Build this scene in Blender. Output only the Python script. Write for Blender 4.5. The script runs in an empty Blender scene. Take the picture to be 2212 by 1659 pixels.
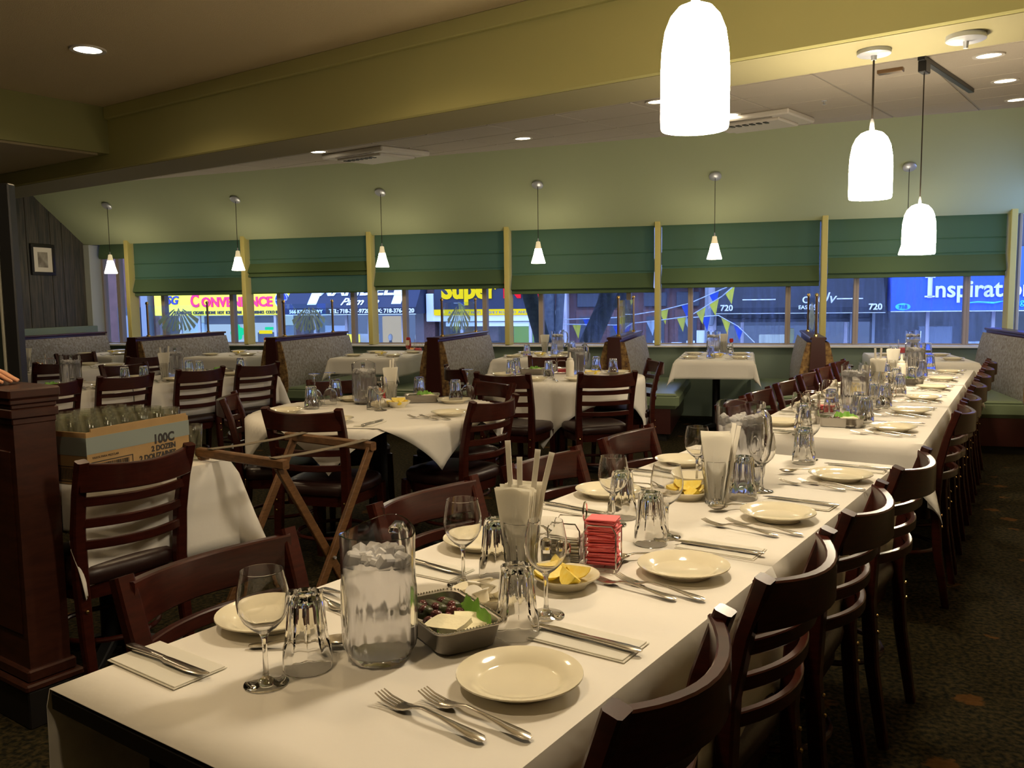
import bpy, math, random
from math import sin, cos, radians, pi, sqrt, hypot, atan2
from mathutils import Vector, Matrix
random.seed(7)
C = bpy.context.scene.collection
SC = bpy.context.scene

# ------------------------------------------------------------------ camera
CAM_Z, FPX, PITCH, ROLL, YAW = 1.362, 1850.0, radians(5.71), radians(0.72), radians(35.0)
_f = Vector((-sin(YAW)*cos(PITCH), cos(YAW)*cos(PITCH), -sin(PITCH)))
_r = Vector((cos(YAW), sin(YAW), 0.0)); _u = _r.cross(_f)
_r2 = _r*cos(ROLL) - _u*sin(ROLL); _u2 = _u*cos(ROLL) + _r*sin(ROLL)
cd = bpy.data.cameras.new('camera'); cam = bpy.data.objects.new('camera', cd); C.objects.link(cam)
cd.sensor_fit = 'HORIZONTAL'; cd.sensor_width = 36.0; cd.lens = FPX/2212*36.0
cd.clip_start = 0.05; cd.clip_end = 300
cam.matrix_world = Matrix(((_r2.x, _u2.x, -_f.x, 0), (_r2.y, _u2.y, -_f.y, 0), (_r2.z, _u2.z, -_f.z, CAM_Z), (0, 0, 0, 1)))
SC.camera = cam

# ------------------------------------------------------------------ world: overcast dusk sky
w = bpy.data.worlds.new('dusk_sky'); SC.world = w; w.use_nodes = True
bg = w.node_tree.nodes['Background']
bg.inputs[0].default_value = (0.40, 0.56, 1.0, 1); bg.inputs[1].default_value = 4.8

# ------------------------------------------------------------------ exposure, sampling
vs = SC.view_settings
vs.view_transform = 'Standard'; vs.look = 'None'; vs.gamma = 1.0; vs.exposure = 0.0
vs.use_curve_mapping = False
cy = SC.cycles
cy.use_denoising = True
cy.use_adaptive_sampling = True; cy.adaptive_threshold = .02; cy.adaptive_min_samples = 16
cy.max_bounces = 12; cy.diffuse_bounces = 4; cy.glossy_bounces = 4; cy.transmission_bounces = 10; cy.transparent_max_bounces = 24
cy.caustics_reflective = False; cy.caustics_refractive = True
cy.sample_clamp_indirect = 4.0; cy.blur_glossy = 1.0

WARM = (1.0, 0.74, 0.42)
P_DOWN, P_DOWN_NEAR, E_BIG, P_BIG, E_SMALL, P_SMALL = 12.0, 39.0, 82.0, 10.0, 34.0, 4.5

# ------------------------------------------------------------------ window-wall frame (turned against the dining rows)
WA = radians(19.5)
WT = Vector((cos(WA), sin(WA), 0)); WN = Vector((-sin(WA), cos(WA), 0))
def W(u, v, z=0.0):
    p = WT*u + WN*v
    return Vector((p.x, p.y, z))

# ------------------------------------------------------------------ mesh helpers
class MB:
    def __init__(s): s.v = []; s.f = []
    def add(s, vs, fs, M=None):
        b = len(s.v)
        if M is not None: vs = [M @ Vector(p) for p in vs]
        s.v += [tuple(p) for p in vs]; s.f += [tuple(i+b for i in f) for f in fs]
        return s
    def box(s, x0, x1, y0, y1, z0, z1, bev=0.0, M=None):
        if bev <= 0:
            vs = [(x, y, z) for z in (z0, z1) for y in (y0, y1) for x in (x0, x1)]
            fs = [(0,2,3,1), (4,5,7,6), (0,1,5,4), (2,6,7,3), (0,4,6,2), (1,3,7,5)]
            return s.add(vs, fs, M)
        b = min(bev, (x1-x0)*.49, (y1-y0)*.49, (z1-z0)*.49)
        vs = []; idx = {}
        X = (x0, x1); Y = (y0, y1); Z = (z0, z1); sg = (1, -1)
        for i in (0, 1):
            for j in (0, 1):
                for k in (0, 1):
                    idx[i,j,k,'x'] = len(vs); vs.append((X[i], Y[j]+sg[j]*b, Z[k]+sg[k]*b))
                    idx[i,j,k,'y'] = len(vs); vs.append((X[i]+sg[i]*b, Y[j], Z[k]+sg[k]*b))
                    idx[i,j,k,'z'] = len(vs); vs.append((X[i]+sg[i]*b, Y[j]+sg[j]*b, Z[k]))
        fs = []
        def q(l, flip): fs.append(tuple(reversed(l)) if flip else tuple(l))
        for i in (0, 1): q([idx[i,0,0,'x'], idx[i,1,0,'x'], idx[i,1,1,'x'], idx[i,0,1,'x']], i == 0)
        for j in (0, 1): q([idx[0,j,0,'y'], idx[0,j,1,'y'], idx[1,j,1,'y'], idx[1,j,0,'y']], j == 0)
        for k in (0, 1): q([idx[0,0,k,'z'], idx[1,0,k,'z'], idx[1,1,k,'z'], idx[0,1,k,'z']], k == 0)
        for j in (0, 1):
            for k in (0, 1): q([idx[0,j,k,'y'], idx[1,j,k,'y'], idx[1,j,k,'z'], idx[0,j,k,'z']], (j+k) % 2 == 0)
        for i in (0, 1):
            for k in (0, 1): q([idx[i,0,k,'x'], idx[i,0,k,'z'], idx[i,1,k,'z'], idx[i,1,k,'x']], (i+k) % 2 == 1)
        for i in (0, 1):
            for j in (0, 1): q([idx[i,j,0,'x'], idx[i,j,1,'x'], idx[i,j,1,'y'], idx[i,j,0,'y']], (i+j) % 2 == 1)
        for i in (0, 1):
            for j in (0, 1):
                for k in (0, 1): q([idx[i,j,k,'x'], idx[i,j,k,'y'], idx[i,j,k,'z']], (i+j+k) % 2 == 0)
        return s.add(vs, fs, M)
    def rings(s, rs, closed=False, cap=True, M=None):
        n = len(rs[0]); vs = [p for r in rs for p in r]; fs = []
        m = len(rs)
        for i in range(m if closed else m-1):
            a = i*n; b = ((i+1) % m)*n
            for k in range(n):
                k2 = (k+1) % n
                fs.append((a+k, a+k2, b+k2, b+k))
        if cap and not closed:
            fs.append(tuple(reversed(range(n)))); fs.append(tuple(range((m-1)*n, m*n)))
        return s.add(vs, fs, M)
    def lathe(s, prof, seg=24, cap=True, M=None, mod=None):
        rs = []
        for (r, z) in prof:
            ring = []
            for k in range(seg):
                a = 2*pi*k/seg; rr = r if mod is None else r*mod(a, r, z)
                ring.append((rr*cos(a), rr*sin(a), z))
            rs.append(ring)
        return s.rings(rs, cap=cap, M=M)
    def tube(s, path, r, seg=8, closed=False, cap=True, M=None):
        P = [Vector(p) for p in path]; n = len(P); rs = []
        up = Vector((0, 0, 1)); prev = None
        for i in range(n):
            if closed: t = P[(i+1) % n] - P[i-1]
            else: t = P[min(i+1, n-1)] - P[max(i-1, 0)]
            t.normalize()
            if prev is None:
                a = Vector((1, 0, 0)) if abs(t.z) > .9 else up
                e1 = t.cross(a).normalized()
            else:
                e1 = (prev - t*prev.dot(t)).normalized()
            prev = e1; e2 = t.cross(e1)
            rad = r[i] if isinstance(r, (list, tuple)) else r
            rs.append([P[i] + (e1*cos(2*pi*k/seg) + e2*sin(2*pi*k/seg))*rad for k in range(seg)])
        return s.rings(rs, closed=closed, cap=cap, M=M)
    def bar(s, path, wx, wy, side, cap=True, M=None):
        """rectangular section swept along path; side = width direction (Vector or function of i)"""
        P = [Vector(p) for p in path]; n = len(P); rs = []
        for i in range(n):
            t = (P[min(i+1, n-1)] - P[max(i-1, 0)]).normalized()
            sd = Vector(side(i)) if callable(side) else Vector(side)
            e1 = (sd - t*sd.dot(t)).normalized(); e2 = t.cross(e1)
            a = (wx[i] if isinstance(wx, (list, tuple)) else wx)/2; b = (wy[i] if isinstance(wy, (list, tuple)) else wy)/2
            c = min(a, b)*.3
            rs.append([P[i]+e1*x+e2*y for (x, y) in ((a-c,b),(a,b-c),(a,-b+c),(a-c,-b),(-a+c,-b),(-a,-b+c),(-a,b-c),(-a+c,b))][::-1])
        return s.rings(rs, cap=cap, M=M)
    def grid(s, fn, nu, nv, M=None, flip=False):
        vs = [fn(i/nu, j/nv) for j in range(nv+1) for i in range(nu+1)]; fs = []
        for j in range(nv):
            for i in range(nu):
                a = j*(nu+1)+i; q = (a, a+1, a+nu+2, a+nu+1)
                fs.append(q[::-1] if flip else q)
        return s.add(vs, fs, M)
    def prism(s, pts, z0, z1, M=None):
        n = len(pts); vs = [(x, y, z0) for x, y in pts] + [(x, y, z1) for x, y in pts]
        fs = [tuple(reversed(range(n))), tuple(range(n, 2*n))] + [(i, (i+1) % n, n+(i+1) % n, n+i) for i in range(n)]
        return s.add(vs, fs, M)
    def mesh(s, name, smooth=35):
        me = bpy.data.meshes.new(name); me.from_pydata(s.v, [], s.f); me.validate(); me.update()
        if smooth:
            me.polygons.foreach_set('use_smooth', [True]*len(me.polygons))
            me.set_sharp_from_angle(angle=radians(smooth))
        return me
    def build(s, name, mat, parent=None, loc=None, rot=None, smooth=35):
        me = s.mesh(name, smooth); me.materials.append(M_[mat] if isinstance(mat, str) else mat)
        return obj(name, me, parent, loc, rot)

def obj(name, me, parent=None, loc=None, rot=None):
    o = bpy.data.objects.new(name, me); C.objects.link(o)
    if parent is not None: o.parent = parent
    if loc is not None: o.location = loc
    if rot is not None: o.rotation_euler = rot if isinstance(rot, (tuple, list)) else (0, 0, rot)
    return o
def tag(o, label, cat, group=None, kind=None):
    o['label'] = label; o['category'] = cat
    if group: o['group'] = group
    if kind: o['kind'] = kind
    return o
def struct(o, label=None):
    o['kind'] = 'structure'
    if label: o['label'] = label
    return o
def thing(name, label, cat, loc=(0, 0, 0), rz=0.0, group=None):
    o = obj(name, None, None, loc, rz)
    return tag(o, label, cat, group)
KIDS = {}
def kids(o):
    return [c for c in bpy.data.objects if c.parent == o] if o.name not in KIDS else KIDS[o.name]
class Proto:
    """first use places the prototype itself, later uses copy it with its parts and sub-parts"""
    def __init__(s, root): s.root = root; s.used = False
    def put(s, loc, rz, label, group=None, rot=None, name=None):
        if not s.used:
            s.used = True; r = s.root; s.ch = [(c, kids(c)) for c in kids(r)]
        else:
            r = s.root.copy(); C.objects.link(r)
            for c, gs in s.ch:
                k = c.copy(); C.objects.link(k); k.parent = r
                for g in gs:
                    d = g.copy(); C.objects.link(d); d.parent = k
        r.location = loc; r.rotation_euler = rot if rot is not None else (0, 0, rz)
        r['label'] = label
        if group: r['group'] = group
        return r

def text_part(name, txt, size, mat, parent, M, ext=0.004, bold=0.0, shear=0.0, ax='CENTER', xs=1.0):
    cu = bpy.data.curves.new('lettering', 'FONT'); cu.body = txt; cu.size = size; cu.extrude = ext
    cu.align_x = ax; cu.align_y = 'BOTTOM_BASELINE' if 'BOTTOM_BASELINE' in [e.identifier for e in cu.bl_rna.properties['align_y'].enum_items] else 'BOTTOM'
    cu.offset = bold; cu.shear = shear; cu.resolution_u = 3
    t = bpy.data.objects.new('lettering', cu); C.objects.link(t)
    me = bpy.data.meshes.new_from_object(t.evaluated_get(bpy.context.evaluated_depsgraph_get()))
    C.objects.unlink(t); bpy.data.objects.remove(t)
    me.transform(M @ Matrix.Diagonal((xs, 1, 1, 1))); me.materials.clear(); me.materials.append(M_[mat])
    return obj(name, me, parent)

# ------------------------------------------------------------------ materials
M_ = {}
def mat(name, col, rough=.5, metal=0.0, coat=0.0, spec=.5, bump=0.0, bscale=60.0, var=0.0, vscale=8.0, vstretch=(1, 1, 1), col2=None, sheen=0.0, emit=None, estr=0.0, trans=0.0, ior=1.45, coords='Object'):
    m = bpy.data.materials.new(name); m.use_nodes = True; nt = m.node_tree; b = nt.nodes['Principled BSDF']
    c4 = (*col, 1); b.inputs['Base Color'].default_value = c4
    b.inputs['Roughness'].default_value = rough; b.inputs['Metallic'].default_value = metal
    b.inputs['Coat Weight'].default_value = coat; b.inputs['Coat Roughness'].default_value = .12
    b.inputs['Specular IOR Level'].default_value = spec; b.inputs['Sheen Weight'].default_value = sheen
    b.inputs['Transmission Weight'].default_value = trans; b.inputs['IOR'].default_value = ior
    if emit: b.inputs['Emission Color'].default_value = (*emit, 1); b.inputs['Emission Strength'].default_value = estr
    if bump or var or col2:
        tc = nt.nodes.new('ShaderNodeTexCoord'); mp = nt.nodes.new('ShaderNodeMapping'); mp.inputs['Scale'].default_value = vstretch
        nt.links.new(tc.outputs[coords], mp.inputs[0])
        if var or col2:
            nz = nt.nodes.new('ShaderNodeTexNoise'); nz.inputs['Scale'].default_value = vscale; nz.inputs['Detail'].default_value = 5; nz.inputs['Roughness'].default_value = .6
            nt.links.new(mp.outputs[0], nz.inputs['Vector'])
            cr = nt.nodes.new('ShaderNodeValToRGB'); cr.color_ramp.elements[0].position = .35; cr.color_ramp.elements[1].position = .68
            c2 = col2 if col2 else tuple(x*(1-var) for x in col)
            cr.color_ramp.elements[0].color = (*c2, 1); cr.color_ramp.elements[1].color = c4
            nt.links.new(nz.outputs['Fac'], cr.inputs[0]); nt.links.new(cr.outputs[0], b.inputs['Base Color'])
        if bump:
            n2 = nt.nodes.new('ShaderNodeTexNoise'); n2.inputs['Scale'].default_value = bscale; n2.inputs['Detail'].default_value = 4
            nt.links.new(mp.outputs[0], n2.inputs['Vector'])
            bp = nt.nodes.new('ShaderNodeBump'); bp.inputs['Strength'].default_value = bump; bp.inputs['Distance'].default_value = .01
            nt.links.new(n2.outputs['Fac'], bp.inputs['Height']); nt.links.new(bp.outputs[0], b.inputs['Normal'])
    M_[name] = m
    return m
def emis(name, col, s):
    m = bpy.data.materials.new(name); m.use_nodes = True; nt = m.node_tree; nt.nodes.clear()
    e = nt.nodes.new('ShaderNodeEmission'); e.inputs[0].default_value = (*col, 1); e.inputs[1].default_value = s
    o = nt.nodes.new('ShaderNodeOutputMaterial'); nt.links.new(e.outputs[0], o.inputs[0]); M_[name] = m
def thin(name, col, gl=.9, dirt_haze=0.0, dcol=(.6, .7, .9), dstretch=(3, 3, .25), rough=0.0):
    """flat window pane: see-through with a mirror sheen, some streaky dust or painted haze"""
    m = bpy.data.materials.new(name); m.use_nodes = True; nt = m.node_tree; nt.nodes.clear(); N = nt.nodes.new; L = nt.links.new
    t = N('ShaderNodeBsdfTransparent'); t.inputs[0].default_value = (*col, 1)
    g = N('ShaderNodeBsdfGlossy'); g.inputs['Roughness'].default_value = rough
    fr = N('ShaderNodeLayerWeight'); fr.inputs[0].default_value = .5
    pw = N('ShaderNodeMath'); pw.operation = 'POWER'; pw.inputs[1].default_value = 5.0; L(fr.outputs['Facing'], pw.inputs[0])
    mu = N('ShaderNodeMath'); mu.operation = 'MULTIPLY_ADD'; mu.inputs[1].default_value = gl; mu.inputs[2].default_value = .02; L(pw.outputs[0], mu.inputs[0])
    mx = N('ShaderNodeMixShader'); L(mu.outputs[0], mx.inputs[0]); L(t.outputs[0], mx.inputs[1]); L(g.outputs[0], mx.inputs[2])
    out = N('ShaderNodeOutputMaterial'); last = mx
    if dirt_haze:
        d = N('ShaderNodeBsdfTranslucent'); d.inputs[0].default_value = (*dcol, 1)
        tc = N('ShaderNodeTexCoord'); mp = N('ShaderNodeMapping'); mp.inputs['Scale'].default_value = dstretch; L(tc.outputs['Object'], mp.inputs[0])
        nz = N('ShaderNodeTexNoise'); nz.inputs['Scale'].default_value = 9; nz.inputs['Detail'].default_value = 6; L(mp.outputs[0], nz.inputs['Vector'])
        mr = N('ShaderNodeMapRange'); mr.inputs[1].default_value = .42; mr.inputs[2].default_value = .8; mr.inputs[3].default_value = 0.02; mr.inputs[4].default_value = dirt_haze; L(nz.outputs['Fac'], mr.inputs[0])
        m2 = N('ShaderNodeMixShader'); L(mr.outputs[0], m2.inputs[0]); L(mx.outputs[0], m2.inputs[1]); L(d.outputs[0], m2.inputs[2]); last = m2
    L(last.outputs[0], out.inputs[0]); M_[name] = m
def fabric(name, col, tr, trcol):
    """cloth that lets some daylight through"""
    m = bpy.data.materials.new(name); m.use_nodes = True; nt = m.node_tree; nt.nodes.clear(); N = nt.nodes.new; L = nt.links.new
    d = N('ShaderNodeBsdfDiffuse'); d.inputs[0].default_value = (*col, 1)
    t = N('ShaderNodeBsdfTranslucent'); t.inputs[0].default_value = (*trcol, 1)
    mx = N('ShaderNodeMixShader'); mx.inputs[0].default_value = tr; L(d.outputs[0], mx.inputs[1]); L(t.outputs[0], mx.inputs[2])
    o = N('ShaderNodeOutputMaterial'); L(mx.outputs[0], o.inputs[0]); M_[name] = m

mat('cloth', (.80, .77, .72), .85, bump=.25, bscale=9, sheen=.15)
fabric('napkin', (.94, .92, .86), .35, (.9, .88, .8))
mat('mahogany', (.050, .0095, .0055), .30, coat=.14, spec=.30, col2=(.026, .005, .0035), vscale=7, vstretch=(2, 2, 14))
mat('vinyl', (.022, .008, .007), .36, bump=.05, bscale=90)
mat('black_wood', (.012, .010, .009), .45)
mat('ceramic', (.80, .74, .57), .12, coat=.4)
mat('steel', (.62, .58, .52), .22, metal=1.0)
mat('brushed', (.50, .47, .43), .36, metal=1.0, bump=.06, bscale=50, vstretch=(1, 30, 1))
mat('chrome', (.75, .73, .70), .10, metal=1.0)
mat('brass', (.62, .42, .16), .25, metal=1.0)
mat('glass', (1, 1, 1), 0.0, trans=1.0, ior=1.45)
mat('plastic_clear', (.97, .975, 1.0), .045, trans=1.0, ior=1.40)
mat('water', (.96, .96, .975), .16, trans=.84, ior=1.20)
mat('ice', (.95, .95, .97), .25, trans=.35, ior=1.31)
mat('paint_olive', (.27, .26, .10), .75, bump=.06, bscale=120)
mat('paint_sage', (.40, .445, .265), .8, bump=.06, bscale=120)
mat('popcorn', (.88, .72, .45), .95, bump=1.0, bscale=260)
mat('ceil_tile', (.45, .40, .33), .9, bump=.25, bscale=120)
mat('ceil_bar', (.30, .27, .23), .6)
mat('plaster_beam', (.50, .47, .19), .8)
mat('wall_wood', (.10, .085, .062), .7, col2=(.035, .036, .032), vscale=5, vstretch=(7, 7, .5))
mat('wainscot', (.19, .245, .19), .6)
mat('wall_warm', (.32, .26, .15), .9)
mat('wall_blue', (.50, .52, .46), .8)
mat('cream_paint', (.60, .52, .17), .6)
mat('aluminium', (.40, .33, .28), .5)
mat('sill_white', (.86, .86, .85), .3)
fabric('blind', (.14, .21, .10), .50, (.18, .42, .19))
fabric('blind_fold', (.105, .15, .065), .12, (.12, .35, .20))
mat('tapestry', (.37, .365, .375), .9, col2=(.19, .165, .14), vscale=38, bump=.2, bscale=80)
mat('tapestry_edge', (.42, .26, .09), .9, col2=(.10, .05, .03), vscale=30)
mat('booth_wood', (.05, .012, .010), .4, coat=.2, col2=(.05, .010, .008), vscale=6, vstretch=(2, 2, 12))
mat('seat_vinyl', (.20, .26, .16), .32, bump=.04, bscale=60)
mat('bronze', (.30, .20, .12), .3, metal=1.0)
thin('pane', (.93, .96, 1.0), .8)
thin('dusty_pane', (.90, .93, 1.0), .8, dirt_haze=.30, dcol=(.5, .58, .8))
thin('thin_glass', (.85, .86, .81), 1.3, dirt_haze=.24, dcol=(.75, .72, .62), dstretch=(8, 8, 2))  # pale haze painted into the carton glasses stands for light they catch
thin('booth_glass', (.90, .97, .97), .9)
fabric('etched', (.45, .53, .55), .5, (.55, .65, .70))
emis('opal_big', (1.0, .84, .60), E_BIG)
emis('opal_small', (1.0, .84, .60), E_SMALL)
emis('lamp_disc', (1.0, .86, .62), 22.0)
mat('opal_off', (.85, .72, .48), .4, emit=(1.0, .8, .45), estr=.55)
mat('cord', (.03, .022, .015), .6)
mat('nickel', (.58, .60, .64), .34, metal=.55, bump=.04, bscale=40)
mat('black_plastic', (.015, .015, .016), .4)
mat('white_plastic', (.62, .58, .52), .5)
mat('lemon_peel', (.86, .66, .05), .45, bump=.1, bscale=200)
mat('lemon_flesh', (.93, .80, .26), .35, col2=(.90, .68, .10), vscale=60)
mat('feta', (.86, .80, .56), .6, bump=.2, bscale=60)
mat('lettuce', (.12, .33, .04), .45, col2=(.25, .50, .08), vscale=12, bump=.2, bscale=30)
mat('olive', (.075, .018, .020), .22, col2=(.12, .03, .03), vscale=30)
mat('dolma', (.05, .055, .02), .35, bump=.3, bscale=60)
mat('pink_paper', (.84, .17, .19), .6)
mat('orange_paper', (.85, .38, .14), .6)
mat('white_paper', (.78, .75, .68), .7)
mat('cream_cup', (.80, .76, .66), .4)
mat('butter', (.82, .72, .42), .5)
mat('ketchup', (.35, .015, .015), .25, coat=.3)
mat('red_plastic', (.45, .02, .02), .35)
mat('label_paper', (.75, .68, .55), .6)
mat('ink', (.03, .025, .025), .7)
mat('print_blue', (.05, .08, .30), .7)
mat('salt', (.80, .77, .72), .8)
mat('pepper', (.05, .045, .04), .8)
mat('tray_wood', (.18, .085, .03), .5, col2=(.10, .045, .015), vscale=8, vstretch=(3, 3, 12))
mat('strap', (.16, .13, .09), .85)
mat('cardboard', (.42, .27, .12), .85, var=.12, vscale=10)
mat('packing_tape', (.26, .30, .28), .3)
mat('newel_wood', (.06, .016, .008), .4, coat=.2, col2=(.035, .009, .005), vscale=5, vstretch=(2, 2, 10))
mat('skin', (.62, .30, .17), .5)
mat('sleeve', (.02, .02, .025), .8)
mat('photo_print', (.13, .10, .07), .5, col2=(.40, .36, .28), vscale=6)
mat('mat_board', (.72, .66, .55), .8)
mat('frame_black', (.015, .012, .010), .35)
mat('dark_panel', (.018, .026, .022), .5)
mat('trim_pale', (.35, .34, .28), .5)
mat('beam_under_shade', (.30, .27, .14), .8)
# ------------------------------------------------------------------ carpet: dark pile with scattered leaf print
def carpet():
    m = bpy.data.materials.new('carpet'); m.use_nodes = True; nt = m.node_tree; N = nt.nodes.new; L = nt.links.new; b = nt.nodes['Principled BSDF']
    b.inputs['Roughness'].default_value = .95; b.inputs['Specular IOR Level'].default_value = .1
    tc = N('ShaderNodeTexCoord')
    n1 = N('ShaderNodeTexNoise'); n1.inputs['Scale'].default_value = 55; n1.inputs['Detail'].default_value = 4; L(tc.outputs['Object'], n1.inputs['Vector'])
    r1 = N('ShaderNodeValToRGB'); e = r1.color_ramp.elements; e[0].position = .38; e[0].color = (.006, .0065, .0035, 1); e[1].position = .66; e[1].color = (.042, .031, .012, 1); L(n1.outputs['Fac'], r1.inputs[0])
    dn = N('ShaderNodeTexNoise'); dn.inputs['Scale'].default_value = 26; L(tc.outputs['Object'], dn.inputs['Vector'])
    mx = N('ShaderNodeMix'); mx.data_type = 'VECTOR'; mx.inputs[0].default_value = .07; L(tc.outputs['Object'], mx.inputs[4]); L(dn.outputs['Color'], mx.inputs[5])
    vo = N('ShaderNodeTexVoronoi'); vo.inputs['Scale'].default_value = 4.0; L(mx.outputs[1], vo.inputs['Vector'])
    r2 = N('ShaderNodeValToRGB'); e = r2.color_ramp.elements; e[0].position = .15; e[0].color = (1, 1, 1, 1); e[1].position = .185; e[1].color = (0, 0, 0, 1); L(vo.outputs['Distance'], r2.inputs[0])
    mc = N('ShaderNodeMix'); mc.data_type = 'RGBA'; L(r2.outputs[0], mc.inputs[0]); L(r1.outputs[0], mc.inputs[6])
    mc.inputs[7].default_value = (.13, .055, .012, 1)
    ml = N('ShaderNodeMath'); ml.operation = 'MULTIPLY'; ml.inputs[1].default_value = .6; L(r2.outputs[0], ml.inputs[0]); L(ml.outputs[0], mc.inputs[0])
    L(mc.outputs[2], b.inputs['Base Color'])
    bp = N('ShaderNodeBump'); bp.inputs['Strength'].default_value = .6; bp.inputs['Distance'].default_value = .01; L(n1.outputs['Fac'], bp.inputs['Height']); L(bp.outputs[0], b.inputs['Normal'])
    M_['carpet'] = m
carpet()

RZ = (0, 0, WA)
def wbox(name, mat_, u0, u1, v0, v1, z0, z1, bev=0.0, parent=None):
    """box in window-wall coordinates"""
    return MB().box(u0, u1, v0, v1, z0, z1, bev).build(name, mat_, parent, None, RZ if parent is None else None)

UL, UR, VW = -8.82, 2.72, 9.90
struct(wbox('floor', 'carpet', -9.2, 3.1, -3.6, 10.3, -.12, 0))
# window wall: wainscot below the sill, header above
struct(wbox('wall_window', 'wainscot', UL, UR+.3, VW, 10.22, 0, .785))
struct(wbox('wall_window_header', 'paint_sage', UL, UR+.3, VW, 10.22, 2.175, 3.4))
struct(wbox('trim_1', 'sill_white', UL+.02, UR, VW-.05, 10.20, .785, .808, .004))
# sloping soffit from the window heads up to the ceiling
s = MB(); k = .685
def zs(v): return 2.16 + k*(VW - v)
v1 = 8.30
s.add([(UL, VW, 2.16), (UR, VW, 2.16), (UR, v1, zs(v1)), (UL, v1, zs(v1)), (UL, VW, 2.22), (UR, VW, 2.22), (UR, v1, zs(v1)+.06), (UL, v1, zs(v1)+.06)],
      [(0,3,2,1), (4,5,6,7), (0,1,5,4), (2,3,7,6), (0,4,7,3), (1,2,6,5)])
struct(s.build('ceiling_slope', 'paint_sage', None, None, RZ))
# other walls
lw = struct(wbox('wall_left', 'wall_wood', UL-.2, UL, -3.6, 10.22, 0, 3.4))
for i in range(13):
    v0 = 7.35 + i*.195
    MB().box(UL-.01, UL+.012+.002*(i % 3), v0+.004, min(v0+.193, VW-.012), 1.06, 3.0, .003).build('plank', 'wall_wood', lw)
wbox('wall_panel', 'wainscot', UL, UL+.16, 7.3, VW-.01, 0, 1.06, .006, lw)
wbox('corner_return', 'wall_blue', UL+.002, UL+.10, VW-.03, 10.10, .81, 2.16, 0, lw)
rw = struct(wbox('wall_right', 'wall_warm', UR, UR+.2, -3.6, 8.75, 0, 3.4))
struct(wbox('wall_right_low', 'wainscot', UR, UR+.2, 8.75, 9.9, 0, .80)); struct(wbox('wall_right_head', 'paint_sage', UR, UR+.2, 8.75, 9.9, 2.35, 3.4))
struct(wbox('wall_back', 'wall_warm', UL, UR, -3.75, -3.6, 0, 3.4))
# near ceiling, lowered part at the left, and the beam
struct(MB().box(-5.9, 5.5, -6.5, 3.47, 2.74, 2.80).build('ceiling_near', 'popcorn'))
lo = struct(MB().box(-12.5, -5.9, -6.5, 3.47, 2.42, 2.80).build('ceiling_low', 'paint_olive'))
MB().box(-12.5, -5.93, -6.5, 3.40, 2.405, 2.42).build('ceiling_board', 'wall_warm', lo)
bm_ = struct(MB().box(-12.5, 5.5, 3.47, 3.86, 2.31, 3.2, .008).build('beam', 'plaster_beam'))
MB().box(-12.4, 5.4, 3.482, 3.858, 2.3075, 2.312).build('underside_shade', 'beam_under_shade', bm_)  # added sheet; its darker colour stands for shade on the beam underside
MB().box(-5.9, 5.5, 3.44, 3.475, 2.655, 2.742, .006).build('crown_moulding', 'plaster_beam', bm_)
# rear hung ceiling: rises gently towards the windows, each tile a piece in the grid
def zc(y): return 2.72 + .053*(y - 3.86)
CT = math.atan(.053)
cb = MB(); cb.add([(-12.5, 3.8, zc(3.8)+.05), (5.5, 3.8, zc(3.8)+.05), (5.5, 13, zc(13)+.05), (-12.5, 13, zc(13)+.05)], [(0, 3, 2, 1)])
rc = struct(cb.build('ceiling', 'ceil_bar'))
tx, ty = .676, .53
tile = MB().box(-tx/2+.009, tx/2-.009, -ty/2+.006, ty/2-.006, -.004, .02, .003).mesh('tile'); tile.materials.append(M_['ceil_tile'])
for i in range(-13, 4):
    for j in range(0, 11):
        x = -1.05 + (i+.5)*tx; y = 3.90 + (j+.5)*ty
        uu = Vector((x, y, 0)).dot(WT); vv = Vector((x, y, 0)).dot(WN)
        if vv > 9.15 or uu < UL+.3 or uu > UR-.25: continue
        obj('tile', tile, rc, (x, y, zc(y)), (CT, 0, 0))
for i in range(-13, 5):
    x = -1.05 + i*tx
    MB().add([(x-.011, 3.86, zc(3.86)+.002), (x+.011, 3.86, zc(3.86)+.002), (x+.011, 9.7, zc(9.7)+.002), (x-.011, 9.7, zc(9.7)+.002)], [(0, 3, 2, 1)]).build('grid_bar', 'ceil_bar', rc)

# ------------------------------------------------------------------ windows, posts, blinds
POSTS = [-8.10, -6.32, -4.55, -2.78, -1.01, .77, 2.58]
for i, p in enumerate(POSTS):
    struct(wbox('trim_%d' % (i+2), 'cream_paint', p-.03, p+.03, VW-.06, VW+.12, .81, zs(VW-.06)+.02, .004))
mull = [UL+.10] + [p+d for p in POSTS for d in (-.355, .355) if p+d < UR] + [UR]
mull = sorted(mull); VG = 10.13
for i in range(len(mull)-1):
    a, b = mull[i], mull[i+1]
    m = MB()
    m.box(a, a+.028, VG-.045, VG+.045, .808, 2.20, .003).box(b-.028, b, VG-.045, VG+.045, .808, 2.20, .003)
    m.box(a+.028, b-.028, VG-.035, VG+.035, .808, .820).box(a+.028, b-.028, VG-.035, VG+.035, 2.16, 2.20)
    wo = struct(m.build('window_%d' % (i+1), 'aluminium', None, None, RZ))
    pm = 'dusty_pane' if i >= 8 else 'pane'
    MB().box(a+.028, b-.028, VG-.003, VG+.003, .820, 2.16).build('pane', pm, wo)
# side window round the corner
m = MB(); m.box(UR+.03, UR+.10, 8.76, 8.80, .80, 2.35).box(UR+.03, UR+.10, 9.84, 9.88, .80, 2.35).box(UR+.03, UR+.10, 8.80, 9.84, .80, .85)
wo = struct(m.build('window_%d' % (len(mull)), 'aluminium', None, None, RZ)); MB().box(UR+.06, UR+.066, 8.80, 9.84, .85, 2.35).build('pane', 'dusty_pane', wo)

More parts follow.
